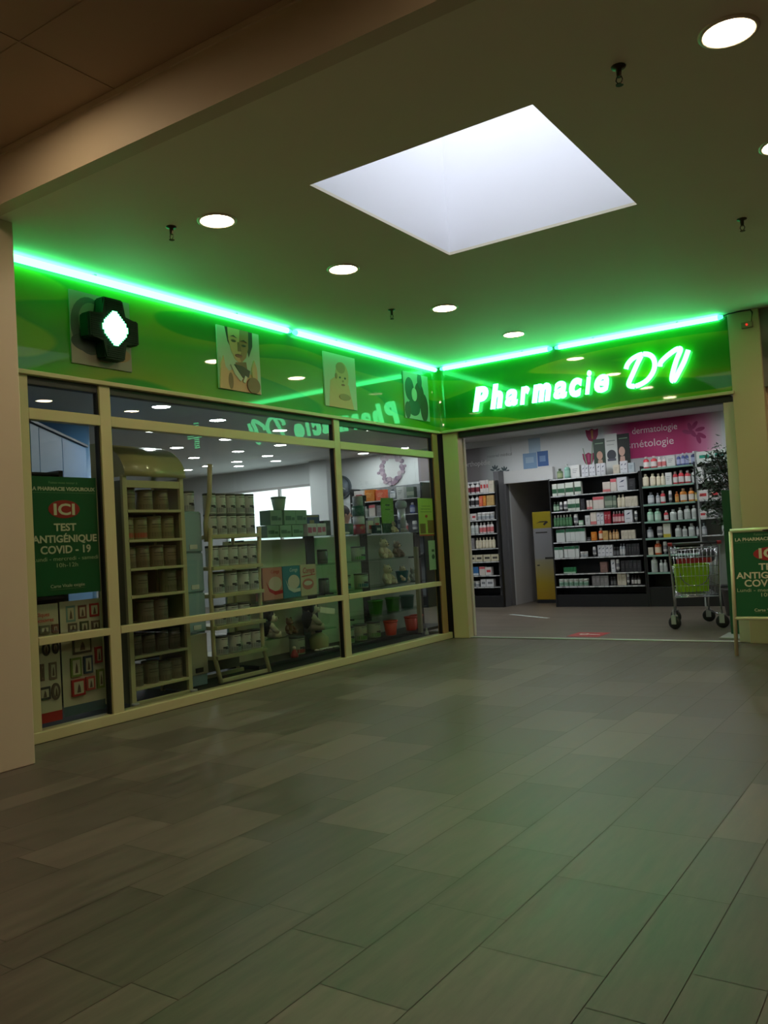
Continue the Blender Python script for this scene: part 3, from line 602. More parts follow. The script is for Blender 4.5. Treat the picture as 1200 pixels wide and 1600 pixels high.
def product(st, w, h, loc, label, rz, group):
    parts = product_meshes(st, w, h); kind = ST[st][1]; cat = {'box': 'box', 'jar': 'jar', 'tube': 'tube'}.get(kind, 'bottle')
    name = {'box': 'medicine_box', 'jar': 'cosmetic_jar', 'tube': 'cream_tube', 'pump': 'pump_bottle'}.get(kind, 'lotion_bottle')
    o = put(name, parts[0][1], None, loc, rz); tag(o, label, cat, group)
    for nm, me in parts[1:]: put(nm, me, o)
    return o
PRODUCTS = {
 'right': [
  (2.12,[(-0.057,0.109,0.17,'olive_bottle'),(0.073,0.117,0.23,'aqua_pump'),(0.226,0.141,0.2,'white_box'),(0.363,0.054,0.185,'white_box_blue'),(0.422,0.054,0.185,'white_box_blue'),(0.49,0.049,0.185,'white_box_blue'),(0.542,0.049,0.185,'white_box_blue'),(0.622,0.067,0.19,'white_box_blue'),(0.694,0.067,0.19,'white_box_blue'),(0.911,0.097,0.14,'cream_box'),(1.003,0.056,0.19,'white_box_blue'),(1.063,0.056,0.19,'white_box_blue'),(1.153,0.09,0.15,'pale_box_blue')]),
  (1.84,[(-0.151,0.078,0.2,'white_box_green'),(-0.037,0.114,0.2,'white_box_green'),(0.107,0.131,0.205,'white_box_green'),(0.255,0.107,0.21,'white_box_green'),(0.735,0.118,0.16,'cream_box_pink'),(0.852,0.09,0.2,'pink_top_box'),(0.987,0.152,0.215,'white_box_blue'),(1.144,0.102,0.18,'dark_box')]),
  (1.58,[(-0.17,0.048,0.16,'green_bottle'),(-0.119,0.048,0.16,'green_bottle'),(-0.061,0.046,0.155,'white_tube'),(0.014,0.071,0.16,'white_tube'),(0.098,0.063,0.19,'white_box_green'),(0.165,0.063,0.19,'white_box_green'),(0.232,0.063,0.19,'white_box_green'),(0.317,0.061,0.18,'dark_box'),(0.41,0.041,0.15,'cream_box_pink'),(0.455,0.041,0.15,'cream_box_pink'),(0.536,0.087,0.195,'pink_top_box'),(0.629,0.087,0.195,'pink_top_box'),(0.752,0.119,0.2,'grey_green_box'),(0.85,0.051,0.19,'grey_green_box'),(0.918,0.058,0.2,'cream_bottle'),(0.981,0.058,0.2,'cream_bottle'),(1.045,0.045,0.16,'cream_box'),(1.094,0.045,0.16,'cream_box'),(1.142,0.045,0.16,'cream_box'),(1.19,0.045,0.16,'cream_box')]),
  (1.33,[(-0.181,0.05,0.19,'white_green_bottle'),(-0.127,0.05,0.19,'white_green_bottle'),(-0.074,0.05,0.19,'white_green_bottle'),(-0.02,0.05,0.19,'white_green_bottle'),(0.033,0.05,0.19,'white_green_bottle'),(0.087,0.05,0.19,'white_green_bottle'),(0.176,0.073,0.19,'white_tube'),(0.268,0.065,0.08,'mint_box'),(0.384,0.077,0.155,'white_box'),(0.485,0.094,0.2,'cream_box_pink'),(0.568,0.055,0.195,'white_box_blue'),(0.628,0.055,0.195,'white_box_blue'),(0.691,0.05,0.2,'red_box'),(0.744,0.05,0.2,'red_box'),(0.82,0.045,0.19,'red_bottle'),(0.868,0.045,0.19,'red_bottle'),(0.916,0.045,0.19,'red_bottle'),(0.964,0.045,0.19,'red_bottle'),(1.059,0.119,0.2,'white_box_blue'),(1.171,0.047,0.18,'white_tube')]),
  (1.07,[(-0.136,0.071,0.21,'white_box_greentop'),(-0.06,0.071,0.21,'white_box_greentop'),(0.035,0.078,0.215,'white_box_greentop'),(0.119,0.078,0.215,'white_box_greentop'),(0.202,0.078,0.215,'white_box_greentop'),(0.285,0.078,0.215,'white_box_greentop'),(0.382,0.068,0.06,'dark_jar'),(0.471,0.08,0.14,'orange_box'),(0.581,0.074,0.2,'orange_bottle'),(0.666,0.08,0.15,'tan_box'),(0.74,0.041,0.15,'tan_bottle'),(0.799,0.048,0.16,'tan_bottle'),(0.851,0.048,0.16,'tan_bottle'),(0.951,0.052,0.14,'cream_box'),(1.006,0.052,0.14,'cream_box'),(1.062,0.052,0.14,'cream_box'),(1.117,0.052,0.14,'cream_box')]),
  (0.81,[(-0.185,0.068,0.18,'white_box_greentop'),(-0.111,0.068,0.18,'white_box_greentop'),(-0.024,0.06,0.19,'white_box_greentop'),(0.04,0.06,0.19,'white_box_greentop'),(0.104,0.06,0.19,'white_box_greentop'),(0.169,0.06,0.19,'white_box_greentop'),(0.253,0.057,0.09,'white_tub'),(0.314,0.057,0.09,'white_tub'),(0.458,0.057,0.16,'white_tube'),(0.55,0.058,0.18,'white_box_blue'),(0.613,0.058,0.18,'white_box_blue'),(0.676,0.058,0.18,'white_box_blue'),(0.738,0.058,0.18,'white_box_blue'),(0.8,0.046,0.14,'dark_jar'),(0.849,0.046,0.14,'dark_jar'),(0.903,0.043,0.19,'grey_bottle'),(0.948,0.043,0.19,'grey_bottle'),(1.005,0.039,0.18,'dark_box'),(1.047,0.039,0.18,'dark_box'),(1.089,0.039,0.18,'dark_box'),(1.131,0.039,0.18,'dark_box'),(1.174,0.039,0.18,'dark_box')]),
  (0.55,[(-0.063,0.039,0.1,'green_box'),(-0.02,0.039,0.1,'green_box'),(0.022,0.039,0.1,'green_box'),(0.064,0.039,0.1,'green_box'),(0.106,0.039,0.1,'green_box'),(0.6,0.111,0.17,'brown_box'),(0.758,0.064,0.2,'white_box_blue'),(0.829,0.054,0.2,'white_tube'),(0.916,0.06,0.18,'dark_box'),(0.98,0.06,0.18,'dark_box'),(1.045,0.06,0.18,'dark_box'),(1.109,0.06,0.18,'dark_box'),(1.173,0.06,0.18,'dark_box')]),
  (0.34,[(-0.141,0.079,0.12,'mint_tub'),(-0.056,0.079,0.12,'mint_tub'),(0.03,0.079,0.12,'mint_tub'),(0.115,0.079,0.12,'mint_tub'),(0.2,0.079,0.12,'mint_tub'),(0.286,0.079,0.12,'mint_tub'),(0.427,0.063,0.16,'grey_box'),(0.495,0.063,0.16,'grey_box'),(0.563,0.063,0.16,'grey_box'),(0.631,0.063,0.16,'grey_box'),(0.718,0.043,0.14,'dark_jar'),(0.764,0.043,0.14,'dark_jar'),(0.846,0.066,0.19,'cream_box'),(0.917,0.066,0.19,'cream_box'),(0.984,0.037,0.19,'white_tube'),(1.056,0.045,0.15,'dark_bottle'),(1.104,0.045,0.15,'dark_bottle'),(1.153,0.045,0.15,'dark_bottle')]),
 ],
 'banner': [
  (2.15,[(1.384,0.085,0.19,'red_white_bottle'),(1.503,0.101,0.19,'red_white_bottle'),(1.594,0.064,0.16,'pink_bottle'),(1.663,0.064,0.16,'pink_bottle'),(1.769,0.118,0.17,'white_box'),(1.884,0.057,0.18,'blue_bottle'),(1.951,0.053,0.19,'blue_bottle'),(2.008,0.053,0.19,'blue_bottle'),(2.114,0.129,0.2,'navy_bottle')]),
  (1.87,[(1.357,0.107,0.2,'cream_bottle'),(1.47,0.085,0.2,'cream_bottle'),(1.557,0.065,0.19,'cream_bottle'),(1.627,0.065,0.19,'cream_bottle'),(1.719,0.088,0.19,'white_box'),(1.814,0.071,0.2,'red_white_bottle'),(1.901,0.08,0.21,'red_white_bottle'),(1.999,0.08,0.2,'red_white_bottle'),(2.104,0.098,0.21,'white_bottle')]),
  (1.59,[(1.418,0.122,0.19,'grey_bottle'),(1.532,0.057,0.17,'grey_bottle'),(1.607,0.071,0.2,'red_white_bottle'),(1.724,0.05,0.19,'white_tube'),(1.821,0.054,0.17,'amber_bottle'),(1.913,0.1,0.21,'amber_white_bottle'),(2.034,0.085,0.21,'amber_white_bottle'),(2.112,0.042,0.19,'yellow_bottle'),(2.157,0.042,0.19,'yellow_bottle')]),
  (1.32,[(1.39,0.097,0.2,'mint_bottle'),(1.506,0.108,0.2,'mint_bottle'),(1.641,0.063,0.16,'red_white_bottle'),(1.743,0.115,0.17,'white_bottle'),(1.85,0.071,0.19,'white_bottle'),(1.954,0.105,0.21,'white_bottle'),(2.059,0.073,0.21,'white_bottle'),(2.137,0.073,0.21,'white_bottle')]),
  (1.06,[(1.369,0.108,0.18,'grey_bottle'),(1.523,0.088,0.18,'white_tube'),(1.642,0.104,0.22,'white_yellow_box'),(1.803,0.091,0.18,'white_bottle'),(1.901,0.068,0.16,'white_bottle'),(2.003,0.105,0.2,'white_bottle'),(2.11,0.071,0.19,'grey_bottle'),(2.187,0.071,0.19,'grey_bottle')]),
  (0.8,[(1.369,0.071,0.12,'cream_box'),(1.476,0.1,0.22,'orange_bottle'),(1.589,0.06,0.2,'white_tube'),(1.678,0.05,0.13,'grey_bottle'),(1.732,0.05,0.13,'grey_bottle')]),
  (0.53,[(1.403,0.121,0.26,'white_bottle'),(1.516,0.055,0.19,'white_bottle'),(1.576,0.055,0.19,'white_bottle'),(1.678,0.064,0.09,'white_tub')]),
 ],
 'tree': [
  (2.17,[(2.26,0.199,0.16,'white_box_teal'),(2.479,0.175,0.17,'white_box_teal'),(2.67,0.162,0.17,'white_box_teal')]),
  (1.87,[(2.182,0.097,0.23,'white_box'),(2.32,0.068,0.11,'white_box_grey'),(2.402,0.068,0.11,'white_box_grey'),(2.476,0.068,0.11,'white_box_grey'),(2.578,0.105,0.11,'white_box_grey')]),
  (1.6,[(2.21,0.142,0.15,'white_box_red'),(2.376,0.139,0.15,'white_box_red'),(2.558,0.171,0.15,'white_box_red')]),
  (1.33,[(2.191,0.1,0.11,'white_box_red'),(2.336,0.114,0.12,'white_box_grey')]),
  (1.07,[(2.497,0.085,0.13,'white_box_grey'),(2.615,0.092,0.13,'white_box_grey')]),
 ],
 'left': [
  (2.0,[(-1.79,0.078,0.2,'white_bottle_maroon'),(-1.69,0.078,0.2,'white_bottle_maroon'),(-1.591,0.076,0.2,'white_bottle_maroon'),(-1.507,0.057,0.22,'white_box_red'),(-1.446,0.057,0.22,'white_box_red'),(-1.388,0.041,0.22,'white_box_red'),(-1.315,0.09,0.2,'cream_box')]),
  (1.77,[(-1.794,0.073,0.2,'white_bottle_dark'),(-1.704,0.067,0.2,'white_bottle_dark'),(-1.616,0.073,0.2,'white_bottle_dark'),(-1.532,0.067,0.18,'coral_box'),(-1.46,0.055,0.18,'orange_box'),(-1.386,0.065,0.18,'tan_box'),(-1.317,0.065,0.18,'tan_box')]),
  (1.53,[(-1.796,0.087,0.12,'white_box_red'),(-1.691,0.09,0.12,'white_box_red'),(-1.59,0.076,0.13,'white_tub'),(-1.508,0.076,0.13,'white_tub'),(-1.427,0.076,0.13,'white_tub'),(-1.346,0.076,0.13,'white_tub')]),
  (1.29,[(-1.818,0.07,0.2,'white_bottle'),(-1.735,0.073,0.2,'white_bottle'),(-1.654,0.067,0.2,'white_bottle'),(-1.571,0.063,0.19,'pink_bottle'),(-1.503,0.063,0.19,'pink_bottle'),(-1.428,0.062,0.2,'pink_bottle'),(-1.362,0.062,0.2,'pink_bottle')]),
  (1.03,[(-1.765,0.102,0.19,'grey_box'),(-1.663,0.059,0.19,'cream_bottle'),(-1.599,0.059,0.19,'cream_bottle'),(-1.536,0.059,0.19,'cream_bottle'),(-1.472,0.059,0.19,'cream_bottle'),(-1.408,0.059,0.19,'cream_bottle'),(-1.345,0.059,0.19,'cream_bottle')]),
  (0.8,[(-1.783,0.134,0.12,'cream_box_dark'),(-1.635,0.131,0.12,'cream_box_dark'),(-1.482,0.137,0.12,'cream_box_dark'),(-1.33,0.134,0.12,'cream_box_dark')]),
  (0.56,[(-1.798,0.086,0.15,'blue_box'),(-1.706,0.086,0.15,'blue_box'),(-1.591,0.105,0.15,'pink_top_box'),(-1.468,0.113,0.14,'white_box_red')]),
  (0.36,[(-1.808,0.078,0.1,'white_tub'),(-1.713,0.081,0.1,'white_tub'),(-1.583,0.096,0.13,'white_box_grey'),(-1.451,0.134,0.13,'white_box_grey')]),
 ],
}

RACKPOS = {'left': 'left of the doorway', 'right': 'right of the doorway', 'banner': 'under the pink banner', 'tree': 'behind the leafy tree'}
SHN = ['top', 'second', 'third', 'fourth', 'fifth', 'sixth', 'seventh', 'bottom']
ry = random.Random(5)
for rack, rows in PRODUCTS.items():
    for si, (z, items) in enumerate(rows):
        sn = SHN[si] if si < len(rows) - 1 else 'bottom'
        for i, (x, w_, h, st) in enumerate(items):
            product(st, w_ * 1.04, h, (x, 4.015 + ry.uniform(0, .012), z + .001), '%s, %s from left, %s shelf %s' % (ST[st][0], ORD[i], sn, RACKPOS[rack]), 0, 'goods on the shelves ' + RACKPOS[rack])

# ------------------------------------------------ racks
def rack(label, x0, x1, zs, top, base, lip, lipm, back=BLACK, y0=4.0, y1=4.36, shelf=None, sides=BLACK):
    t = thing('shop_rack', label, 'shelf rack', ((x0 + x1) / 2, y0, 0)); h = (x1 - x0) / 2; d = y1 - y0
    q = MB(); q.box(-h, h, d - .02, d, base, top); q.obj('back_panel', back, t)
    for s in (-1, 1):
        q = MB(); q.box(s * h - .012, s * h + .012, .02, d, 0, top); q.obj('side_panel', sides, t)
    q = MB(); q.bbox(-h, h, .03, d, 0, base, .004); q.obj('plinth', BLACK, t)
    for z in zs:
        q = MB(); q.box(-h + .012, h - .012, 0, d - .02, z - .018, z); o = q.obj('shelf', shelf or M((70, 70, 72), .35), t)
        q = MB()
        if lip < .02:
            q.box(-h + .02, h - .02, -.002, .002, z - .017, z - .006); rr = random.Random(int(z * 100)); x = -h + .03
            while x < h - .1:
                wd = rr.uniform(.05, .13); q.box(x, x + wd, -.008, 0, z - .02, z - .002); x += wd + rr.choice((.015, .02, .07))
        else: q.box(-h + .015, h - .015, -.012, 0, z - lip, z + .004)
        q.obj('price_strip', lipm, o)
    return t
LIPW = M((205, 208, 206), .3)
rack('black shelf rack of bottles left of the doorway', -1.95, -1.22, [r[0] for r in PRODUCTS['left']], 2.2, .2, .018, LIPW)
rack('black shelf rack of boxes right of the doorway', -.24, 1.272, [r[0] for r in PRODUCTS['right']], 2.13, .2, .018, LIPW)
rack('black shelf rack with mint lips under the pink banner', 1.30, 2.113, [r[0] for r in PRODUCTS['banner']], 2.2, .3, .024, M((128, 164, 148), .35))
rack('pale backed shelf rack behind the leafy tree', 2.14, 2.90, [r[0] for r in PRODUCTS['tree']], 2.35, .3, .018, LIPW, M((176, 180, 178), .6), sides=M((150, 154, 152), .5))
# ------------------------------------------------ wall graphics on the back wall
BW = 4.396
t = thing('wall_banner', 'pink banner with white words over the right shelves', 'banner', (.62, BW, 2.36))
q = MB(); q.box(0, 1.85, -.006, 0, 0, .60); q.obj('panel', ramp_mat('pink_blend', 'X', [(0, (206, 200, 200)), (.18, (196, 130, 160)), (.45, (188, 50, 112)), (1.3, (180, 44, 104)), (1.6, (200, 120, 156)), (1.85, (206, 204, 204))]), t)
q = MB(); q.text('dermatologie', .15, .83, .395, .0075, sx=.9); q.text('cosmétologie', .17, .665, .17, .0075, sx=1.0); q.obj('lettering', pm(226, 208, 214), t)
q = MB()
for i, (cx, cz, an) in enumerate(((1.45, .42, .9), (1.53, .35, .2), (1.42, .3, 2.2), (1.55, .25, -.6), (1.38, .4, 1.8), (1.5, .2, -1.3), (1.33, .33, 2.8))):
    pts = [(cx + .075 * math.cos(b) * math.cos(an) - .032 * math.sin(b) * math.sin(an), cz + .075 * math.cos(b) * math.sin(an) + .032 * math.sin(b) * math.cos(an)) for b in [k * PI / 8 for k in range(16)]]
    q.prism(pts, -.0075 - .0003 * i, -.005)
q.obj('flower_print', pm(150, 40, 96), t)
t = thing('wall_banner', 'grey-brown banner fading to white over the left rack', 'banner', (-2.02, BW, 2.24))
q = MB(); q.box(0, .95, -.006, 0, 0, .6); q.obj('panel', ramp_mat('grey_blend', 'X', [(0, (96, 90, 92)), (.3, (112, 108, 108)), (.6, (170, 176, 174)), (.95, (205, 208, 208))]), t)
q = MB(); q.text('orthopédie', .13, .27, .28, .0075, sx=.9); q.obj('lettering', pm(190, 188, 186), t)
q = MB(); q.text('matériel médical', .075, .72, .40, .0075); q.obj('small_lettering', pm(120, 122, 122), t)
q = MB()
for k, (x0, z0) in enumerate(((.62, .1), (.80, .06))):
    for i, an in enumerate((.3, 1.0, 1.57, 2.1, 2.8)):
        cx, cz = x0 + .06 * math.cos(an), z0 + .05 + .07 * math.sin(an)
        q.prism([(cx + .042 * math.cos(b) * math.cos(an) - .016 * math.sin(b) * math.sin(an), cz + .042 * math.cos(b) * math.sin(an) + .016 * math.sin(b) * math.cos(an)) for b in [j * PI / 6 for j in range(12)]], -.0075 - .0003 * i, -.005)
q.obj('leaf_print', pm(60, 76, 78), t)
t = thing('wall_print', 'pale blue wall print of stacked blocks above the doorway', 'wall print', (-.85, BW, 2.37))
a = Art(.5, .53, SW, .004); 
for x0, x1, z0, z1, c in ((.0, .26, .0, .27, (120, 152, 184)), (.12, .34, .27, .52, (160, 182, 198)), (.27, .47, .02, .28, (60, 96, 150)), (.05, .2, .1, .2, (150, 176, 196)), (.31, .42, .1, .2, (110, 140, 180))): a.rect(x0, x1, z0, z1, pm(*c))
a.obj('print', t)
t = thing('wall_print', 'wall print of two dark pink tulips left of the banner', 'wall print', (.14, BW, 2.2))
a = Art(.42, .74, SW, .004); 
for dx, dz, k in ((-.02, .30, 1.0), (-.09, -.07, .95)):
    a.poly([(dx + x * k, dz + z * k) for x, z in ((.19, .42), (.245, .405), (.30, .43), (.35, .405), (.41, .42), (.405, .32), (.36, .235), (.30, .21), (.235, .24), (.20, .32))], pm(150, 30, 78)); a.poly([(dx + x * k, dz + z * k) for x, z in ((.28, .40), (.32, .40), (.315, .26), (.29, .26))], pm(190, 130, 70) if k == 1 else pm(190, 60, 110))
a.poly([(.275, .51), (.29, .51), (.235, .02), (.215, .02)], pm(120, 146, 116)); a.poly([(.10, .42), (.115, .42), (.19, .02), (.17, .02)], pm(130, 155, 130)); a.obj('print', t)
# poster cards standing on the top shelf
t = thing('show_card', 'three part show card with dark green sides on the top shelf', 'show card', (.50, 4.2, 2.121))
def card(q, x0, x1, h): q.box(x0, x1, -.012, 0, 0, h)
a = Art(.2, .60, pm(42, 62, 48), .012); a.poly(ell(.1, .33, .05, .07), pm(190, 150, 130)); a.poly([(.05, .1), (.16, .1), (.14, .26), (.07, .26)], pm(180, 150, 130)); a.rect(.03, .17, .52, .535, pm(120, 150, 120)); a.obj('green_panel', t, (0, 0, 0))
a = Art(.2, .66, pm(200, 204, 200), .012); a.poly(ell(.1, .32, .075, .08), pm(60, 64, 72)); a.rect(.03, .17, .22, .26, pm(80, 84, 96)); a.rect(.03, .17, .54, .555, pm(130, 140, 134)); a.rect(.03, .15, .48, .49, pm(150, 156, 152)); a.obj('white_panel', t, (.2, -.005, 0))
a = Art(.2, .64, pm(36, 40, 38), .012); a.poly(ell(.07, .36, .05, .075), pm(196, 160, 144)); a.poly([(.02, .12), (.12, .12), (.11, .28), (.04, .28)], pm(196, 160, 144)); a.rect(.03, .17, .56, .575, pm(110, 140, 112)); a.obj('dark_panel', t, (.4, 0, 0))

# ================================================================== window display (left front)
def wobj(q, name, mats, t):
    o = q.obj(name, mats, t); o.location = -Vector(t.location); return o
q = MB(); q.box(-1.25, -.06, -5.8, -.1, .004, .06); struct(q.obj('trim_2', M((16, 16, 17), .75)), 'low black display floor behind the window')
SHC = M((190, 182, 138), .45)
# shelf tower with curved hood
ta = thing('hooded_shelf', 'cream shelf tower with curved hood behind the wide pane', 'shelf tower', (-.12, -4.52, .06), R90)
for s in (-1, 1):
    q = MB(); q.bbox(s * .30 - .022, s * .30 + .022, 0, .03, 0, 1.84, .004); q.bbox(s * .30 - .015, s * .30 + .015, .34, .37, 0, 1.84, .004); q.obj('upright', SHC, ta)
    q = MB(); q.box(s * .30 - .006, s * .30 + .006, .03, .34, .02, 1.8); q.obj('side_panel', M((120, 122, 96), .5), ta)
q = MB(); q.box(-.29, .29, .36, .375, .3, 1.6); q.obj('back_panel', M((92, 92, 72), .6), ta)
AZ = [1.56, 1.32, 1.09, .87, .64, .39, .14]
for z in AZ:
    q = MB(); q.bbox(-.285, .285, -.005, .355, z - .022, z, .003); q.obj('shelf', SHC, ta)
q = MB(); q.bbox(-.285, .285, 0, .03, .0, .03, .003); q.obj('foot_rail', SHC, ta)
q = MB(); q.bbox(-.29, .29, .004, .03, 1.74, 1.80, .003); q.obj('head_rail', SHC, ta)
for s in (-1, 1): 
    q = MB(); q.lathe([(.012, 0), (.03, .01), (.03, .03)], s * .31, -.02, 12); q.obj('foot', LGREY, ta)
q = MB(); n = 10; prof = [(-.02 + .42 * (1 - math.cos(R90 * i / n)), 1.83 + .30 * math.sin(R90 * i / n)) for i in range(n + 1)] + [(.40, 1.83)]
L_ = [q.v(-.31, y, z) for y, z in prof]; R_ = [q.v(.335, y, z) for y, z in prof]
q._f(L_); q._f(R_[::-1])
for i in range(len(prof)): j = (i + 1) % len(prof); q._f([L_[i], L_[j], R_[j], R_[i]], i < n)
q.obj('hood', M((176, 170, 118), .28, coat=.3), ta)
# tins
_tm = {}
def tin(r, h, body, band, mark, loc, label, group, rz=R90, wide=1.0):
    k = (r, h, body, band, mark)
    if k not in _tm:
        q = MB(); q.lathe([(r * .97, 0), (r, .004), (r, h * .9), (r * .98, h * .91)], 0, r, 20); b = q.mesh('tin', M(body, .35))
        q = MB(); q.lathe([(r * 1.03, h * .9), (r * 1.03, h * .985), (r * .98, h)], 0, r, 20); l = q.mesh('lid', M((84, 88, 88) if mark else tuple(int(v * .82) for v in body), .4))
        q = MB(); n = 8
        def patch(a0, a1, z0, z1, rr):
            for i in range(n):
                A, B = a0 + (a1 - a0) * i / n, a0 + (a1 - a0) * (i + 1) / n
                q._f([q.v(rr * math.sin(A), r - rr * math.cos(A), z0), q.v(rr * math.sin(B), r - rr * math.cos(B), z0), q.v(rr * math.sin(B), r - rr * math.cos(B), z1), q.v(rr * math.sin(A), r - rr * math.cos(A), z1)])
        patch(-1.4, 1.4, h * .08, h * .3, r * 1.008)
        q.mi = 1
        if mark == 1:
            patch(-.5, .35, h * .32, h * .42, r * 1.012); patch(-.15, .6, h * .28, h * .35, r * 1.013); patch(.25, .4, h * .5, h * .55, r * 1.012); patch(-.7, .7, h * .80, h * .83, r * 1.012)
        else:
            patch(-.8, .8, h * .62, h * .66, r * 1.012); patch(-.8, .5, h * .5, h * .53, r * 1.012); patch(-.6, .6, h * .84, h * .86, r * 1.012)
        p = q.mesh('printed_label', [M(band, .45), M((46, 48, 58), .5) if mark == 1 else M(tuple(int(v * .6) for v in body), .5)])
        _tm[k] = (b, l, p)
    b, l, p = _tm[k]; o = put('tin_can', b, None, loc, rz); tag(o, label, 'tin', group); put('lid', l, o); put('printed_label', p, o); return o
ROWN = ['top', 'second', 'third', 'fourth', 'fifth', 'sixth', 'bottom']
CB = [(120, 112, 82), (132, 122, 84), (122, 108, 80), (116, 110, 84), (108, 100, 84), (92, 88, 78), (112, 108, 84)]
AT = [[(-.2, .20), (-.02, .17), (.15, .17)], [(-.23, .18), (-.09, .18), (.06, .19), (.2, .19)], [(-.22, .17), (-.08, .18), (.07, .18), (.21, .17)], [(-.11, .18), (.2, .19)], [(-.06, .18), (.09, .18)], [(-.2, .17), (-.06, .17), (.08, .17), (.21, .18)], [(-.2, .17), (-.04, .18), (.1, .16), (.22, .17)]]
for ri, (z, row) in enumerate(zip(AZ, AT)):
    for i, (u, h) in enumerate(row):
        band = (170, 84, 60) if (ri, i) in ((1, 0), (1, 1)) else tuple(int(v * .85) for v in CB[ri])
        tin(.069, h, CB[ri], band, 0, (-.16, -4.52 + u, z + .061), 'beige tin, %s from left, %s shelf of the hooded tower' % (ORD[i], ROWN[ri]), 'beige tins in the hooded tower')
# second shelf stand with leaning sides
tb = thing('leaning_shelf', 'cream shelf stand with curved rail holding rows of white tins', 'shelf stand', (-.25, -3.45, .06), R90)
for s in (-1, 1):
    q = MB(); q.tube([(s * .325, -.04, 0), (s * .325, .035, .25), (s * .325, .04, .9), (s * .325, .0, 1.40)], .02, 8); q.tube([(s * .325, .38, 0), (s * .325, .36, 1.40)], .018, 8); q.obj('upright', SHC, tb)
q = MB(); q.tube([(-.33, .055, 1.28), (-.335, .05, 1.45), (-.335, -.015, 1.68), (-.335, -.04, 1.98)], .022, 8); q.obj('curved_rail', SHC, tb)
BZ = [1.34, 1.05, .80, .51, .24]
for z in BZ: q = MB(); q.bbox(-.33, .33, -.02, .34, z - .035, z, .004); q.obj('shelf', SHC, tb)
q = MB(); q.bbox(-.33, .33, -.03, .0, 0, .035, .004); q.bbox(-.33, .33, .3, .33, 0, .035, .004); q.obj('base_rail', SHC, tb)
q = MB(); q.box(-.3, .3, .33, .34, .05, .23); q.obj('back_panel', M((120, 124, 116), .4), tb)
WB = (190, 194, 188)
def btins(z, row, name, r, dz=0):
    for i, (u, h) in enumerate(row):
        tin(r, h, WB, (150, 156, 158), 1, (-.262, -3.45 + u, z + .061 + dz), 'white tin with dark mark, %s from left, %s of the leaning stand' % (ORD[i], name), 'white tins on the leaning stand')
r5 = [(-.255, .19), (-.128, .19), (0, .19), (.128, .19), (.255, .19)]
btins(1.34, r5, 'top shelf lower row', .06); btins(1.34, r5, 'top shelf upper row', .06, .192)
btins(1.05, r5, 'second shelf', .06); btins(.80, [(-.2, .2), (-.03, .2), (.13, .2), (.265, .2)], 'third shelf', .065)
btins(.51, [(-.2, .18), (-.04, .18), (.12, .18)], 'fourth shelf', .065); btins(.24, [(-.19, .17), (-.02, .18), (.115, .18), (.25, .18)], 'bottom shelf', .064)
# teal drawer cabinet between them
tc = thing('drawer_cabinet', 'tall blue-green drawer cabinet between the two shelf stands', 'cabinet', (-.32, -3.995, .06), R90)
CT = M((150, 178, 186), .4); CT2 = M((168, 164, 140), .45)
q = MB(); q.bbox(-.18, .18, .02, .42, .0, 1.56, .005); q.obj('body', CT, tc)
for i, (z0, z1) in enumerate(((1.20, 1.54), (.84, 1.18), (.48, .82), (.10, .46))):
    q = MB(); q.bbox(-.175, .175, 0, .025, z0, z1, .004); o = q.obj('drawer', CT if i < 3 else CT2, tc)
    q = MB(); q.box(.02, .11, -.006, .0, z0 + .02, z0 + .06); q.obj('label_plate', WHITE if i < 3 else BLACK, o)
tin(.062, .185, WB, (150, 156, 158), 1, (-.36, -4.01, 1.622), 'white tin with dark mark, left one on the drawer cabinet', 'white tins on the drawer cabinet')
tin(.062, .185, WB, (150, 156, 158), 1, (-.36, -3.88, 1.622), 'white tin with dark mark, right one on the drawer cabinet', 'white tins on the drawer cabinet')
# dark rack behind the leftmost pane, blue cabinet and round column
td = thing('dark_rack', 'dark shelf unit standing behind the leftmost pane', 'shelf unit', (-.8, -5.3, .0))
q = MB(); q.bbox(-1.24, -1.2, -5.78, -4.86, .06, 2.0, .004); wobj(q, 'back_panel', M((40, 42, 48), .5), td)
q = MB(); q.box(-1.2, -.85, -4.90, -4.86, .06, 2.0); wobj(q, 'side_panel', M((44, 44, 50), .5), td)
for z in (.5, .95, 1.4, 1.98):
    q = MB(); q.bbox(-1.2, -.85, -5.78, -4.90, z - .02, z, .003); wobj(q, 'shelf', M((60, 62, 66), .45), td)
tb2 = thing('blue_cabinet', 'tall pale blue cabinet set at an angle behind the leftmost pane', 'cabinet', (-1.5, -4.72, 0), math.atan2(.774, -.633))
BLU = M((60, 138, 206), .35)
q = MB(); q.box(0, 2.0, .02, .2, 0, 2.51); q.obj('body', BLU, tb2)
for x0, x1, z0, z1 in ((.01, .26, .1, 2.50), (.27, 1.02, .1, 2.50), (1.03, 1.98, .1, 1.95), (1.03, 1.98, 1.96, 2.50)):
    q = MB(); q.bbox(x0, x1, 0, .02, z0, z1, .003); q.obj('door', BLU, tb2)
q = MB(); q.box(-.01, 2.01, -.02, .2, 2.51, 2.535); q.obj('top_edge', M((50, 62, 74), .4), tb2)
tcol = MB(); tcol.lathe([(.36, 0), (.36, SHOPZ)], -3.5, -3.02, 40); struct(tcol.obj('wall_column', M((116, 172, 222), .5)), 'round pale blue column behind the blue cabinet')

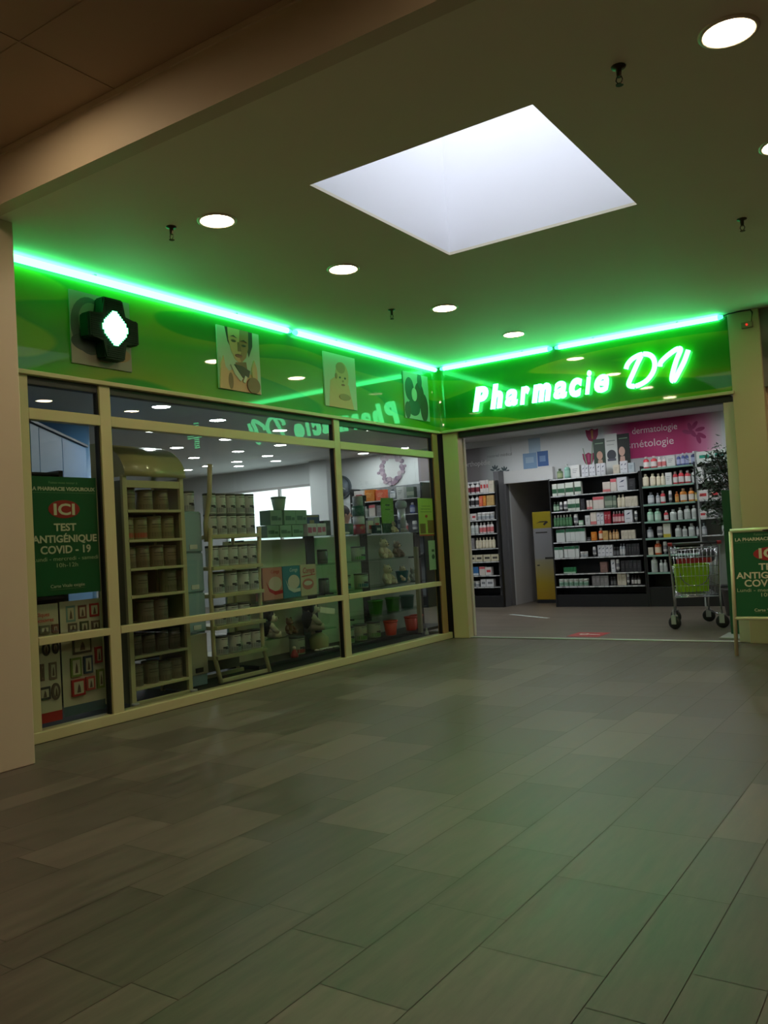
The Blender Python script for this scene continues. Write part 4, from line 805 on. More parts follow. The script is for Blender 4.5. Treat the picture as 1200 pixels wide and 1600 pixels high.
# ---------------- display gondola
tg = thing('display_gondola', 'long glass shelved display with cream panels in the window', 'display shelves', (-.7, -1.2, .06))
CP, GP = M((216, 212, 178), .6), M((186, 202, 172), .6)
for y0, y1, m in ((-3.05, -1.77, CP), (-1.61, -.69, GP), (-.56, .55, M((172, 178, 162), .6))):
    q = MB(); q.bbox(-.83, -.80, y0, y1, .1, 1.34, .003); wobj(q, 'back_panel', m, tg)
for y in (-1.69, -.625, .63):
    q = MB(); q.bbox(-.84, -.79, y - .075, y + .075, .06, 1.36, .004); wobj(q, 'upright', M((70, 62, 58), .5), tg)
def gshelf(y0, y1, z, x0=-.79, x1=-.47):
    q = MB(); q.bbox(x0, x1, y0, y1, z - .012, z, .002); o = wobj(q, 'glass_shelf', SHELFGLASS, tg)
    q = MB()
    for y in (y0 + .06, y1 - .06): q.box(-.79, -.6, y - .012, y + .012, z - .03, z - .013)
    e = q.obj('bracket', BLACK, o)
for y0, y1, z in ((-3.05, .7, 1.355), (-1.95, .45, 1.04), (-3.0, -1.66, .715), (-1.62, .45, .715), (-2.85, -1.7, .33), (-1.25, .4, .37)): gshelf(y0, y1, z)
q = MB(); q.bbox(-.85, -.42, -3.05, .7, .062, .10, .004); wobj(q, 'plinth', BLACK, tg)
# goods on the top
def carton(name, label, cat, loc, w_, d_, h_, m, pm_, rz=R90, group=None, prints=((-.35, .35, .35, .65),)):
    t = MB(); t.bbox(-w_ / 2, w_ / 2, 0, d_, 0, h_, .004); o = t.obj(name, m, None, loc, rz); tag(o, label, cat, group)
    t = MB()
    for a, b, c, d in prints: t.box(a * w_, b * w_, -.0015, .002, c * h_, d * h_)
    t.obj('printed_panel', pm_, o); return o
MT, MTD = M((124, 160, 132), .5), M((60, 100, 78), .5)
T0 = 1.357
for row, (z, cells) in enumerate(((T0, (-2.62, -2.42, -2.22)), (T0 + .13, (-2.56, -2.34, -2.15)))):
    for i, y in enumerate(cells):
        carton('cream_tub_box', 'mint green box, %s from left, %s layer of stack in window' % (ORD[i], ['bottom', 'upper'][row]), 'box', (-.52, y, z), .185, .15, .125 if row == 0 else .155, MT, MTD, group='mint boxes in the window stack', prints=((-.4, .1, .3, .6), (.15, .4, .3, .5)))
t = MB(); t.lathe([(.055, 0), (.058, .006), (.08, .13)], 0, 0, 20); o = t.obj('mint_bucket', MT, None, (-.60, -2.42, T0 + .287)); tag(o, 'mint green bucket on top of the mint box stack', 'bucket')
t = MB(); t.lathe([(.083, .125), (.083, .14), (.07, .145)], 0, 0, 20); t.obj('lid', M((110, 144, 120), .5), o)
carton('blue_carton', 'large dark blue carton beside the mint box stack', 'box', (-.66, -1.86, T0), .40, .2, .24, M((44, 66, 112), .45), M((150, 130, 96), .5), prints=((.05, .25, .35, .75), (-.45, .45, .9, .97)))
for i, y in enumerate((-2.0, -1.83)):
    carton('tissue_pack', '%s white and pink pack in front of blue carton' % ['left', 'right'][i], 'pack', (-.50, y, T0), .16, .12, .135, M((206, 202, 210), .3), M((190, 90, 130), .4), prints=((-.45, -.05, .25, .7), (.05, .4, .3, .7)), group='white and pink packs on the display')
carton('dark_carton', 'small dark grey carton right of the blue carton', 'box', (-.6, -1.60, T0), .13, .12, .17, M((62, 64, 64), .5), M((90, 92, 92), .5))
t = MB(); 
for i in range(6): t.ball((ry.uniform(-.07, .07), ry.uniform(-.03, .03), .012), .035, 10, 6, 1.4, 1, .45)
o = t.obj('white_cloth', M((200, 204, 200), .7), None, (-.54, -1.42, T0 + .003), R90); tag(o, 'crumpled white cloth on the display top near the mullion', 'cloth')
# right half of the top
def can(label, r, h, loc, body, lidc, group=None, name='canister', bands=()):
    t = MB(); t.lathe([(r * .97, 0), (r, .005), (r, h * .85), (r * .97, h * .86)], 0, 0, 20); o = t.obj(name, M(body, .35), None, loc); tag(o, label, 'canister', group)
    t = MB(); t.lathe([(r * .98, h * .86), (r * .98, h * .97), (r * .9, h)], 0, 0, 20); t.obj('lid', M(lidc, .4), o)
    return o
can('red canister at the bottom of the canister tower', .075, .115, (-.60, -.98, T0), (150, 36, 48), (180, 60, 66), 'canister tower')
can('white canister, second of the canister tower', .072, .10, (-.60, -.98, T0 + .116), (196, 198, 206), (180, 184, 190), 'canister tower')
can('dark green canister, third of the canister tower', .075, .12, (-.60, -.98, T0 + .217), (40, 96, 80), (40, 110, 86), 'canister tower')
can('silver canister topping the canister tower', .062, .12, (-.60, -.98, T0 + .338), (150, 154, 158), (206, 190, 186), 'canister tower')
can('small dark green canister left of the canister tower', .06, .13, (-.62, -1.17, T0), (44, 90, 76), (50, 110, 90))
t = thing('display_post', 'dark upright post beside the canister tower', 'post', (-.64, -.83, T0))
q = MB(); q.bbox(-.02, .02, -.03, .03, 0, .45, .004); q.obj('post', DGREY, t); q = MB(); q.bbox(-.035, .035, -.045, .045, .40, .47, .004); q.obj('cap', BLACK, t)
for i, (y, h, c) in enumerate(((-.70, .16, (206, 200, 196)), (-.56, .20, (186, 188, 190)))):
    carton('gift_box', 'white and red box %s in the display beside dark post' % ['left', 'right'][i], 'box', (-.62, y, T0), .12, .1, h, M(c, .45), M((176, 70, 74), .5), group='white and red boxes by the post')
carton('teal_box', 'dark teal box in front of the white and red boxes', 'box', (-.53, -.66, T0), .12, .07, .10, M((40, 74, 80), .45), M((170, 180, 184), .5))
t = thing('show_card', 'lime green card with dark foot standing on the display', 'show card', (-.60, -.49, T0), R90)
a = Art(.27, .44, pm(112, 166, 50), .012); a.rect(0, .27, 0, .12, pm(34, 76, 52)); a.rect(.09, .18, .34, .36, pm(50, 80, 40)); a.rect(.08, .19, .29, .30, pm(50, 80, 40)); a.obj('card', t)
t = thing('display_column', 'silver white display column right of the lime card', 'display column', (-.60, -.02, T0))
q = MB(); q.lathe([(.07, 0), (.07, .03), (.05, .05)], 0, 0, 20); q.obj('foot', LGREY, t); q = MB(); q.lathe([(.05, .05), (.05, .30)], 0, 0, 20); q.obj('tube', M((186, 190, 200), .3, .3), t); q = MB(); q.lathe([(.05, .30), (.075, .33), (.075, .38), (.05, .41)], 0, 0, 20); q.obj('head', M((150, 158, 166), .35), t)
carton('navy_box', 'small navy box standing left of the silver column', 'box', (-.56, -.16, T0), .07, .07, .16, M((40, 54, 80), .45), M((150, 160, 180), .5))
# plush toys
PL = M((206, 198, 168), .9); PL2 = M((178, 172, 150), .9); PLB = M((30, 28, 28), .9)
def plush(label, loc, s, body, ear, face, rz=R90, name='plush_bear'):
    t = thing(name, label, 'soft toy', loc, rz)
    q = MB(); q.ball((0, 0, .075 * s), .065 * s, 14, 10, 1, .95, 1.15); q.ball((0, -.012 * s, .18 * s), .055 * s, 14, 10)
    for a in (-1, 1):
        q.tube([(a * .05 * s, -.01 * s, .11 * s), (a * .085 * s, -.04 * s, .07 * s), (a * .075 * s, -.065 * s, .05 * s)], [.024 * s, .024 * s, .02 * s], 8); q.tube([(a * .035 * s, 0, .03 * s), (a * .065 * s, -.06 * s, .026 * s), (a * .07 * s, -.095 * s, .03 * s)], [.032 * s, .03 * s, .026 * s], 8)
    q.obj('body', body, t)
    q = MB()
    for a in (-1, 1): q.ball((a * .045 * s, -.005 * s, .225 * s), .022 * s, 10, 7, 1, .6, 1.2)
    q.obj('ears', ear, t)
    q = MB(); q.ball((0, -.062 * s, .165 * s), .025 * s, 10, 7); q.obj('muzzle', face, t)
    q = MB(); q.ball((0, -.086 * s, .17 * s), .008 * s, 8, 6)
    for a in (-1, 1): q.ball((a * .02 * s, -.06 * s, .195 * s), .007 * s, 8, 6)
    q.obj('eyes_and_nose', BLACK, t)
    if name == 'plush_dog':
        q = MB(); q.ball((0, .022 * s, .09 * s), .066 * s, 14, 10, 1.02, .85, 1.2); q.ball((0, .008 * s, .203 * s), .062 * s, 14, 10, 1.0, 1, .8)
        for a in (-1, 1): q.ball((a * .05 * s, 0, .185 * s), .03 * s, 10, 8, .6, .8, 1.3)
        q.obj('coat', PLB, t)
    return t
plush('cream plush toy sitting left on the upper glass shelf', (-.62, -.46, 1.042), 1.0, PL, PL2, PL)
plush('grey-brown plush toy lying right on the upper glass shelf', (-.62, -.16, 1.042), .85, M((140, 124, 104), .9), PL2, PL)
plush('cream plush toy sitting on top of the display near column', (-.60, -.25, T0), .62, PL, PL, PL2)
plush('cream plush bear on the middle glass shelf', (-.60, -.44, .717), 1.0, PL, PL2, PL)
t = thing('turquoise_bucket', 'turquoise bucket on the middle glass shelf', 'bucket', (-.60, -.09, .717))
q = MB(); q.lathe([(.06, 0), (.064, .005), (.085, .14), (.09, .145), (.08, .145), (.058, .01)], 0, 0, 20, cap=False); q.lathe([(.058, .008), (.03, .009)], 0, 0, 20); q.obj('bucket', M((30, 112, 122), .45), t)
plush('cream plush toy sitting in the turquoise bucket', (-.60, -.09, .735), .78, PL, PL2, PL)
plush('small white plush toy right of the turquoise bucket', (-.60, .16, .717), .7, M((180, 184, 180), .9), PL2, PL)
plush('black and white plush dog left of the paper card', (-.56, -2.72, .332), 1.15, PL, PLB, PL, R90 + .95, 'plush_dog')
plush('larger black headed plush dog holding a paper card', (-.56, -2.04, .332), 1.3, M((190, 186, 160), .9), PLB, PL, R90 + .95, 'plush_dog')
plush('small brown plush toy between the two dogs', (-.58, -2.38, .332), .7, M((112, 86, 54), .9), M((90, 70, 46), .9), M((140, 116, 80), .9))
t = MB(); t.T = Matrix.Rotation(.18, 4, 'Y'); t.box(-.13, .13, -.003, .003, -.032, .032); o = t.obj('paper_card', M((236, 230, 206), .6), None, (-.43, -1.90, .53), R90); tag(o, 'cream paper card held by the larger plush dog', 'card')
# tins and jars in the right half
G1 = (150, 166, 140)
for i, (y, z, sh, b, lab) in enumerate(((-1.05, 1.042, 'upper', (70, 150, 60), 'pale tin with bright green band, alone on the upper glass shelf'),
        (-1.37, .717, 'middle', (50, 110, 120), 'pale tin with blue band, left on the middle glass shelf'), (-1.02, .717, 'middle', (50, 110, 120), 'pale tin with blue band, right on the middle glass shelf'),
        (-1.36, .102, 'floor', (90, 140, 70), 'pale tin with green band, first of three on display floor'), (-1.10, .102, 'floor', (90, 140, 70), 'pale tin with green band, second of three on display floor'), (-.82, .102, 'floor', (90, 140, 70), 'pale tin with green band, third of three on display floor'),
        (-2.26, .102, 'floor', (150, 60, 56), 'pale tin with red mark on the display floor below plush dogs'))):
    tin(.085, .17 if sh != 'floor' else .19, G1, b, 1, (-.5, y, z), lab, 'pale tins in the glass display')
for i, (y, z, lab) in enumerate(((-1.72, 1.042, 'dark jar on the upper glass shelf behind the mullion'), (-1.72, .717, 'dark jar on the middle glass shelf behind the mullion'))):
    can(lab, .06, .16, (-.60, y, z), (84, 92, 88), (50, 54, 54), 'dark jars by the mullion', 'dark_jar')
for i, (y, c, lab) in enumerate(((-.70, (62, 140, 40), 'lime green pot, left of two on lower glass shelf'), (-.31, (62, 140, 40), 'lime green pot, right of two on lower glass shelf'), (.02, (20, 92, 72), 'dark green pot beside the two lime pots'))):
    t = MB(); r = .095; t.lathe([(r * .8, 0), (r * .82, .004), (r, .16), (r * 1.05, .162), (r * .95, .162), (r * .78, .01)], 0, 0, 20, cap=False); t.lathe([(r * .78, .01), (.01, .011)], 0, 0, 20); o = t.obj('flower_pot', M(c, .4), None, (-.62, y, .372)); tag(o, lab, 'pot', 'coloured pots in the glass display')
    t = MB(); t.lathe([(r * 1.0, .148), (r * 1.07, .152), (r * 1.07, .168), (r * .96, .168)], 0, 0, 20, cap=False); t.obj('rim', M(c, .35), o)
for i, (y, x, lab) in enumerate(((-.60, -.48, 'orange-red pot on display floor, left of three'), (-.10, -.50, 'orange-red pot on display floor, middle of three'), (.10, -.54, 'orange-red pot on display floor, right of three'))):
    t = MB(); r = .085; t.lathe([(r * .75, 0), (r * .77, .004), (r, .17), (r * .94, .17), (r * .72, .01)], 0, 0, 20, cap=False); t.lathe([(r * .72, .01), (.01, .011)], 0, 0, 20); o = t.obj('flower_pot', M((206, 62, 34), .4), None, (x, y, .103)); tag(o, lab, 'pot', 'coloured pots in the glass display')
    t = MB(); t.lathe([(r * 1.0, .155), (r * 1.06, .158), (r * 1.06, .176), (r * .95, .176)], 0, 0, 20, cap=False); t.obj('rim', M((206, 62, 34), .35), o)
# smile boxes
for i, (y0, y1, bg, lab) in enumerate(((-2.80, -2.50, (206, 140, 122), 'pink dental box with red smile, left of three'), (-2.49, -2.21, (36, 124, 140), 'teal dental box with white smile, middle of three'), (-2.20, -1.93, (206, 186, 150), 'cream dental box with red script, right of three'))):
    t = thing('dental_box', lab, 'box', (-.535, (y0 + y1) / 2, .717), R90, 'dental boxes on the glass shelf'); w_ = y1 - y0
    a = Art(w_, .33, pm(*bg), .11)
    if i < 2:
        a.poly(ell(w_ * .62, .16, w_ * .34, .075), pm(214, 196, 176)); a.poly([(w_ * .15, .19), (w_ * .3, .12), (w_ * .6, .085), (w_, .09), (w_, .055), (w_ * .6, .045), (w_ * .3, .085)], pm(190, 34, 44) if i == 0 else pm(206, 206, 196)); a.text('Corega', .055, w_ * .62, .27, pm(190, 50, 50) if i == 0 else pm(206, 214, 210), shear=.3, sx=.8)
    else:
        a.poly(ell(w_ * .45, .12, w_ * .36, .06), pm(206, 110, 96)); a.poly(ell(w_ * .45, .13, w_ * .26, .025), pm(220, 206, 190)); a.text('Corega', .085, w_ * .5, .24, pm(190, 60, 46), shear=.3, sx=.8, bold=.001); a.poly([(.02, .2), (w_ - .02, .215), (w_ - .02, .225), (.02, .212)], pm(190, 70, 50))
    me = a.q.mesh('carton', a.m); me.transform(Matrix.Translation((-w_ / 2, .11, 0))); put('carton', me, t)
# jug and lace on the display floor
t = thing('pale_jug', 'pale yellow jug beside the mullion on the display floor', 'jug', (-.60, -1.86, .102))
q = MB(); q.lathe([(.10, 0), (.105, .01), (.11, .12), (.06, .165), (.035, .175), (.035, .19)], 0, 0, 20); q.obj('jug', M((160, 158, 110), .4), t); q = MB(); q.lathe([(.04, .185), (.04, .212)], 0, 0, 16); q.obj('cap', BLACK, t)
t = thing('dark_poster', 'dark poster behind the pale jug', 'poster', (-.72, -1.98, .102), R90); a = Art(.24, .46, pm(48, 42, 40), .01); a.poly(ell(.17, .2, .05, .1), pm(110, 84, 50)); a.obj('sheet', t)
t = MB()
for i in range(9): t.ball((-.16 + .04 * i, ry.uniform(-.02, .02), .012), .028, 8, 6, 1.2, 1, .45)
o = t.obj('white_lace', M((186, 186, 170), .8), None, (-.46, -1.90, .103), R90); tag(o, 'strip of white lace lying on the display floor', 'lace')
t = thing('white_figurine', 'tiny white figurine at the glass before orange-red pots', 'figurine', (-.2, -.22, .061))
q = MB(); q.lathe([(.025, 0), (.028, .01), (.016, .05), (.01, .06)], 0, 0, 12); q.obj('body', M((206, 210, 214), .4), t); q = MB(); q.ball((0, 0, .072), .014, 10, 8); q.obj('head', M((206, 210, 214), .4), t)
t = thing('red_figurine', 'small red and white figurine left of the red marked tin', 'figurine', (-.44, -2.48, .102))
q = MB(); q.lathe([(.04, 0), (.045, .02), (.02, .07), (.012, .08)], 0, 0, 12); q.obj('body', M((160, 50, 44), .5), t); q = MB(); q.ball((0, 0, .095), .02, 10, 8); q.obj('head', PL, t)
t = thing('partition_post', 'narrow cream post behind the right end of the window', 'post', (-.35, -.12, .06)); q = MB(); q.bbox(-.025, .025, -.025, .025, 0, 1.1, .004); q.obj('post', M((170, 168, 140), .5), t); q = MB(); q.bbox(-.05, .05, -.05, .05, 0, .015, .003); q.obj('foot', DGREY, t)

# ================================================================== inside the shop, beyond the window
t = thing('wall_clock', 'round dark wall clock on the back wall', 'clock', (-4.82, 4.398, 2.38))
q = MB(); q.T = Matrix.Rotation(PI / 2, 4, 'X'); q.lathe([(.24, 0), (.24, .02), (.225, .035), (.205, .035), (.2, .025)], 0, 0, 32); q.obj('case', M((66, 76, 84), .4), t)
q = MB(); q.T = Matrix.Rotation(PI / 2, 4, 'X'); q.lathe([(.2, .026), (.01, .0265)], 0, 0, 32); q.obj('dial', M((104, 116, 124), .4), t)
q = MB(); q.box(-.006, .006, -.032, -.029, -.02, .15); q.prism([(-.02, .012), (.10, -.05), (.105, -.04), (.0, .02)], -.036, -.033); q.obj('hand', WHITE, t)
t = thing('wall_print', 'wall print of a mauve hydrangea wreath right of the clock', 'wall print', (-4.02, BW, 2.3))
a = Art(.95, .66, SW, .004); rf = random.Random(2)
for i in range(46):
    an = 2 * PI * i / 46 + rf.uniform(-.1, .1); rr = rf.uniform(.20, .30); cx, cz = .42 + rr * math.cos(an) * 1.05, .34 + rr * math.sin(an); s_ = rf.uniform(.035, .06)
    a.poly(ell(cx, cz, s_, s_ * .85, 9), pm(*rf.choice(((142, 122, 138), (164, 148, 158), (120, 104, 122), (178, 166, 172)))))
a.obj('print', t)
t = thing('wall_print', 'grey and red wall print above the right end of window', 'wall print', (-3.05, BW, 2.32)); a = Art(.6, .56, SW, .004); a.rect(.05, .5, .02, .54, pm(126, 116, 120)); a.poly([(.3, .54), (.48, .54), (.5, .1), (.42, .2), (.36, .38)], pm(184, 62, 60)); a.obj('print', t)
rack('dark rack of orange and white boxes beyond the display', -4.35, -2.75, [1.0, 1.4, 1.74, 2.03], 2.3, .2, .018, LIPW, M((120, 124, 126), .5))
for si, (z, items) in enumerate(((2.03, [(-4.15, .22, .22, 'white_box_red'), (-3.9, .22, .22, 'orange_box'), (-3.65, .2, .2, 'coral_box'), (-3.4, .16, .2, 'grey_bottle'), (-3.2, .16, .22, 'white_box'), (-2.98, .16, .2, 'grey_green_box')]),
        (1.74, [(-4.2, .14, .22, 'white_box_red'), (-4.03, .14, .2, 'white_bottle'), (-3.86, .14, .22, 'pink_top_box'), (-3.68, .14, .2, 'grey_box'), (-3.45, .16, .22, 'dark_box'), (-3.2, .14, .22, 'mint_tub'), (-2.98, .14, .2, 'blue_bottle')]),
        (1.40, [(-4.2, .14, .22, 'grey_box'), (-4.02, .14, .24, 'navy_bottle'), (-3.84, .14, .24, 'white_box_red'), (-3.65, .14, .2, 'white_bottle'), (-3.4, .16, .22, 'white_box_blue'), (-3.15, .14, .22, 'pink_bottle'), (-2.95, .14, .2, 'white_tube')]))):
    for i, (x, w_, h, st) in enumerate(items):
        product(st, w_, h, (x, 4.02, z + .001), '%s, %s from left, %s shelf below the wreath print' % (ST[st][0], ORD[i], ['top', 'second', 'third'][si]), 0, 'goods on the rack beyond the display')
# pharmacist: one continuous skinned figure
def skin(name, verts, edges, radii, mat, parent, root=0, sub=2):
    me = bpy.data.meshes.new(name); me.from_pydata(verts, edges, []); o = bpy.data.objects.new(name, me); COL.objects.link(o)
    md = o.modifiers.new('s', 'SKIN'); sv = me.skin_vertices[0].data
    for i, r in enumerate(radii): sv[i].radius = r if isinstance(r, tuple) else (r, r); sv[i].use_root = (i == root)
    ss = o.modifiers.new('u', 'SUBSURF'); ss.levels = sub; ss.render_levels = sub
    dg = bpy.context.evaluated_depsgraph_get(); m2 = bpy.data.meshes.new_from_object(o.evaluated_get(dg)); bpy.data.objects.remove(o); bpy.data.meshes.remove(me)
    m2.materials.clear(); m2.materials.append(mat)
    for p in m2.polygons: p.use_smooth = True
    return put(name, m2, parent)
pr = thing('person', 'dark haired person in a white coat behind the window display', 'person', (-2.25, .95, 0), R90 + .9)
V = [(0, 0, .98), (0, 0, 1.15), (0, .01, 1.35), (0, 0, 1.46), (0, -.005, 1.55), (0, -.02, 1.62), (0, -.025, 1.69), (0, -.015, 1.76),
     (.17, 0, 1.43), (.22, .01, 1.17), (.20, -.12, .98), (.17, -.2, .92), (-.17, 0, 1.43), (-.22, .01, 1.17), (-.20, -.12, .98), (-.17, -.2, .92),
     (.09, 0, .9), (.10, -.02, .5), (.10, .01, .09), (.10, -.13, .04), (-.09, 0, .9), (-.10, -.02, .5), (-.10, .01, .09), (-.10, -.13, .04)]
Ed = [(0, 1), (1, 2), (2, 3), (3, 4), (4, 5), (5, 6), (6, 7), (3, 8), (8, 9), (9, 10), (10, 11), (3, 12), (12, 13), (13, 14), (14, 15), (0, 16), (16, 17), (17, 18), (18, 19), (0, 20), (20, 21), (21, 22), (22, 23)]
Rd = [(.15, .11), (.14, .1), (.16, .11), (.1, .08), .055, (.068, .075), (.078, .092), (.065, .075), .06, .045, .035, .028, .06, .045, .035, .028, .085, .06, .045, .04, .085, .06, .045, .04]
skin('body', V, Ed, Rd, M((196, 152, 124), .6), pr)
Vc = [(0, 0, .55), (0, 0, .98), (0, 0, 1.2), (0, .01, 1.36), (0, .005, 1.45), (.175, 0, 1.43), (.225, .01, 1.17), (.21, -.10, 1.0), (-.175, 0, 1.43), (-.225, .01, 1.17), (-.21, -.10, 1.0)]
skin('white_coat', Vc, [(0, 1), (1, 2), (2, 3), (3, 4), (4, 5), (5, 6), (6, 7), (4, 8), (8, 9), (9, 10)], [(.2, .15), (.18, .14), (.165, .125), (.18, .125), (.12, .095), .075, .06, .052, .075, .06, .052], M((206, 210, 212), .7), pr)
q = MB(); q.ball((0, .008, 1.725), .1, 16, 12, .9, 1.04, 1.05); q.ball((0, .06, 1.66), .075, 14, 10, 1, .8, 1.1); q.obj('hair', M((44, 32, 28), .6), pr)
q = MB(); q.ball((0, -.122, 1.665), .016, 8, 6, .8, 1.2, 1.2)
for s in (-1, 1): q.ball((s * .083, -.01, 1.67), .022, 8, 6, .5, .8, 1.3)
q.obj('nose_and_ears', M((190, 144, 116), .6), pr)
q = MB()
for s in (-1, 1): q.ball((s * .032, -.112, 1.69), .011, 8, 6)
q.box(-.025, .025, -.118, -.105, 1.622, 1.628); q.obj('eyes_and_mouth', M((60, 40, 36), .5), pr)
for s in (-1, 1):
    for k in range(4):
        x0 = s * (.17 + .012 * (k - 1.5)); skin('finger', [(x0, -.21, .915), (x0, -.25, .895), (x0 - s * .004, -.27 - .004 * (k % 3), .87)], [(0, 1), (1, 2)], [.009, .008, .006], M((196, 152, 124), .6), pr, sub=1)
    skin('thumb', [(s * .15, -.2, .92), (s * .135, -.23, .905), (s * .132, -.25, .89)], [(0, 1), (1, 2)], [.011, .009, .007], M((196, 152, 124), .6), pr, sub=1)
# yellow and white stand in the passage
t = thing('yellow_stand', 'yellow and white display stand inside the dark doorway', 'display stand', (-.93, 4.8, 0))
q = MB(); q.bbox(0, .37, 0, .3, .0, .06, .004); q.obj('base', BLACK, t)
q = MB(); q.bbox(0, .37, .0, .28, .06, 1.62, .006); q.obj('body', ramp_mat('stand_blend', 'Z', [(.06, (160, 124, 8)), (.35, (160, 138, 24)), (.75, (146, 142, 112)), (.8, (140, 140, 140)), (1.30, (148, 148, 152)), (1.32, (148, 148, 152)), (1.33, (168, 152, 14)), (1.62, (168, 152, 14))], .45), t)
q = MB(); q.prism([(.06, 1.41), (.14, 1.45), (.27, 1.45), (.30, 1.43), (.22, 1.37), (.20, 1.40), (.24, 1.43), (.13, 1.43)], -.003, .002); q.obj('printed_swoosh', M((40, 38, 30), .5), t)
for x0, x1, z0, z1 in ((.05, .27, 1.24, 1.26), (.2, .36, .775, .81), (.04, .09, .66, .68)): q = MB(); q.box(x0, x1, -.003, .002, z0, z1); q.obj('printed_mark', M((40, 38, 30), .5), t)
# green board on a pale base, right of the entrance
t = thing('green_board', 'dark green board on a pale base right of the entrance', 'display board', (3.22, .6, 0))
q = MB(); q.bbox(0, .16, -.02, .02, .02, 1.6, .004); q.obj('board', M((22, 84, 50), .5), t); q = MB(); q.bbox(-.06, .2, -.33, .12, 0, .02, .006); q.obj('base', M((170, 174, 168), .45), t)
# potted tree
tt = thing('potted_tree', 'leafy potted tree between the pale rack and entrance pillar', 'plant', (2.86, 2.75, 0))
q = MB(); q.lathe([(.14, 0), (.15, .01), (.19, .34), (.2, .36), (.175, .36), (.165, .30)], 0, 0, 24, cap=False); q.lathe([(.14, .001), (.01, .0015)], 0, 0, 24); q.obj('pot', M((60, 54, 50), .5), tt)
q = MB(); q.lathe([(.17, .30), (.05, .315)], 0, 0, 20); q.obj('soil', M((50, 38, 28), .9), tt)
rl = random.Random(11); tips = []
q = MB(); q.tube([(0, 0, .30), (.02, .01, .8), (-.02, 0, 1.3), (0, 0, 1.75)], [.022, .018, .014, .008], 8)
for i in range(38):
    z0 = rl.choice((rl.uniform(1.1, 1.5), rl.uniform(1.5, 1.9), rl.uniform(1.5, 1.9))); an = rl.uniform(0, 2 * PI); ln = rl.uniform(.2, .42); p1 = (ln * .5 * math.cos(an), ln * .5 * math.sin(an), z0 + rl.uniform(.08, .22)); p2 = (ln * math.cos(an), ln * math.sin(an), z0 + rl.uniform(.1, .42)); q.tube([(0, 0, z0), p1, p2], [.006, .004, .002], 5); tips += [p1, p2, tuple((Vector(p1) + Vector(p2)) / 2)]
q.obj('trunk', M((70, 54, 40), .8), tt)
q = MB()
for p in tips:
    for k in range(13):
        c = Vector(p) + Vector((rl.gauss(0, .05), rl.gauss(0, .05), rl.gauss(0, .05))); d = Vector((rl.uniform(-1, 1), rl.uniform(-1, 1), rl.uniform(-.5, .7))).normalized(); sd = d.cross(Vector((rl.uniform(-1, 1), rl.uniform(-1, 1), 1))).normalized(); L = rl.uniform(.06, .11); nn = d.cross(sd) * .006
        q._f([q.v(*c), q.v(*(c + d * L * .5 + sd * L * .17 + nn)), q.v(*(c + d * L)), q.v(*(c + d * L * .5 - sd * L * .17 + nn))])
q.obj('foliage', M((40, 62, 40), .6), tt, recalc=False)

# ================================================================== shopping trolley with lime bag
tr = thing('shopping_trolley', 'wire shopping trolley standing just inside the entrance', 'trolley', (2.73, 1.20, 0), .34)
q = MB(); HW, HW2, LN = .29, .22, .82; zb, zt = .40, .97
def bk(u, v, s):   # u across -1..1, v along 0..1, s height 0..1
    wd = (HW + (HW2 - HW) * v) * (.86 + .14 * s); y = v * (LN - .06 * (1 - s)) + .03 * (1 - s); return (u * wd, y, zb + .05 * v * (1 - s) * .6 + (zt - .05 * v - zb) * s)
for i in range(-6, 7): q.tube([bk(i / 6, 1, 1), bk(i / 6, 1, 0), bk(i / 6, 0, 0), bk(i / 6, 0, 1)], .003, 4)
for i in range(1, 16):
    for s in (-1, 1): q.tube([bk(s, i / 16, 1), bk(s, i / 16, 0)], .003, 4)
    q.tube([bk(-1, i / 16, 0), bk(1, i / 16, 0)], .003, 4)
for s in (0, .2, .4, .6, .8, 1): q.tube([bk(-1, 0, s), bk(1, 0, s), bk(1, 1, s), bk(-1, 1, s), bk(-1, 0, s)], .006 if s in (0, 1) else .003, 5)
q.obj('basket', CHROME, tr)
q = MB()
for s in (-1, 1):
    q.tube([(s * .28, -.10, 1.02), (s * .28, 0, .98), (s * .26, .03, .4), (s * .27, .02, .15)], .012, 8); q.tube([(s * .27, .02, .15), (s * .2, .78, .15)], .012, 8); q.tube([(s * .2, .74, .15), (s * .2, .62, .42)], .012, 8)
q.tube([(-.27, .03, .38), (.27, .03, .38)], .01, 8); q.tube([(-.2, .62, .42), (.2, .62, .42)], .01, 8)
q.obj('chassis', CHROME, tr)
q = MB(); q.tube([(-.28, -.10, 1.02), (.28, -.10, 1.02)], .017, 10); o = q.obj('handle', M((60, 60, 64), .4), tr)
for s in (-1, 1): q = MB(); q.tube([(s * .25, -.10, 1.02), (s * .30, -.10, 1.02)], .022, 10); q.obj('end_grip', M((150, 24, 28), .4), o)
q = MB(); q.bbox(-.2, .2, .04, .05, .78, .84, .003); q.obj('seat_flap', M((160, 30, 30), .45), tr)
for x, y, an in ((-.27, .02, 1.0), (.27, .02, 1.15), (-.2, .76, .8), (.2, .76, 1.3)):
    W4 = Matrix.Translation((x, y, 0)) @ Matrix.Rotation(an, 4, 'Z')
    q = MB(); q.T = W4; q.bbox(-.028, -.022, -.03, .03, .06, .165, .001); q.bbox(.022, .028, -.03, .03, .06, .165, .001); q.bbox(-.028, .028, -.025, .025, .155, .17, .001); c = q.obj('caster', LGREY, tr)
    q = MB(); q.T = W4 @ Matrix.Translation((0, 0, .078)) @ Matrix.Rotation(PI / 2, 4, 'Y'); q.lathe([(.03, -.018), (.07, -.018), (.078, -.01), (.078, .01), (.07, .018), (.03, .018)], 0, 0, 20); q.obj('wheel', BLACK, c)
rot = Matrix.Rotation(.34, 3, 'Z')
def intr(x, y, z): v = rot @ Vector((x, y, z)); return (2.73 + v.x, 1.20 + v.y, z)
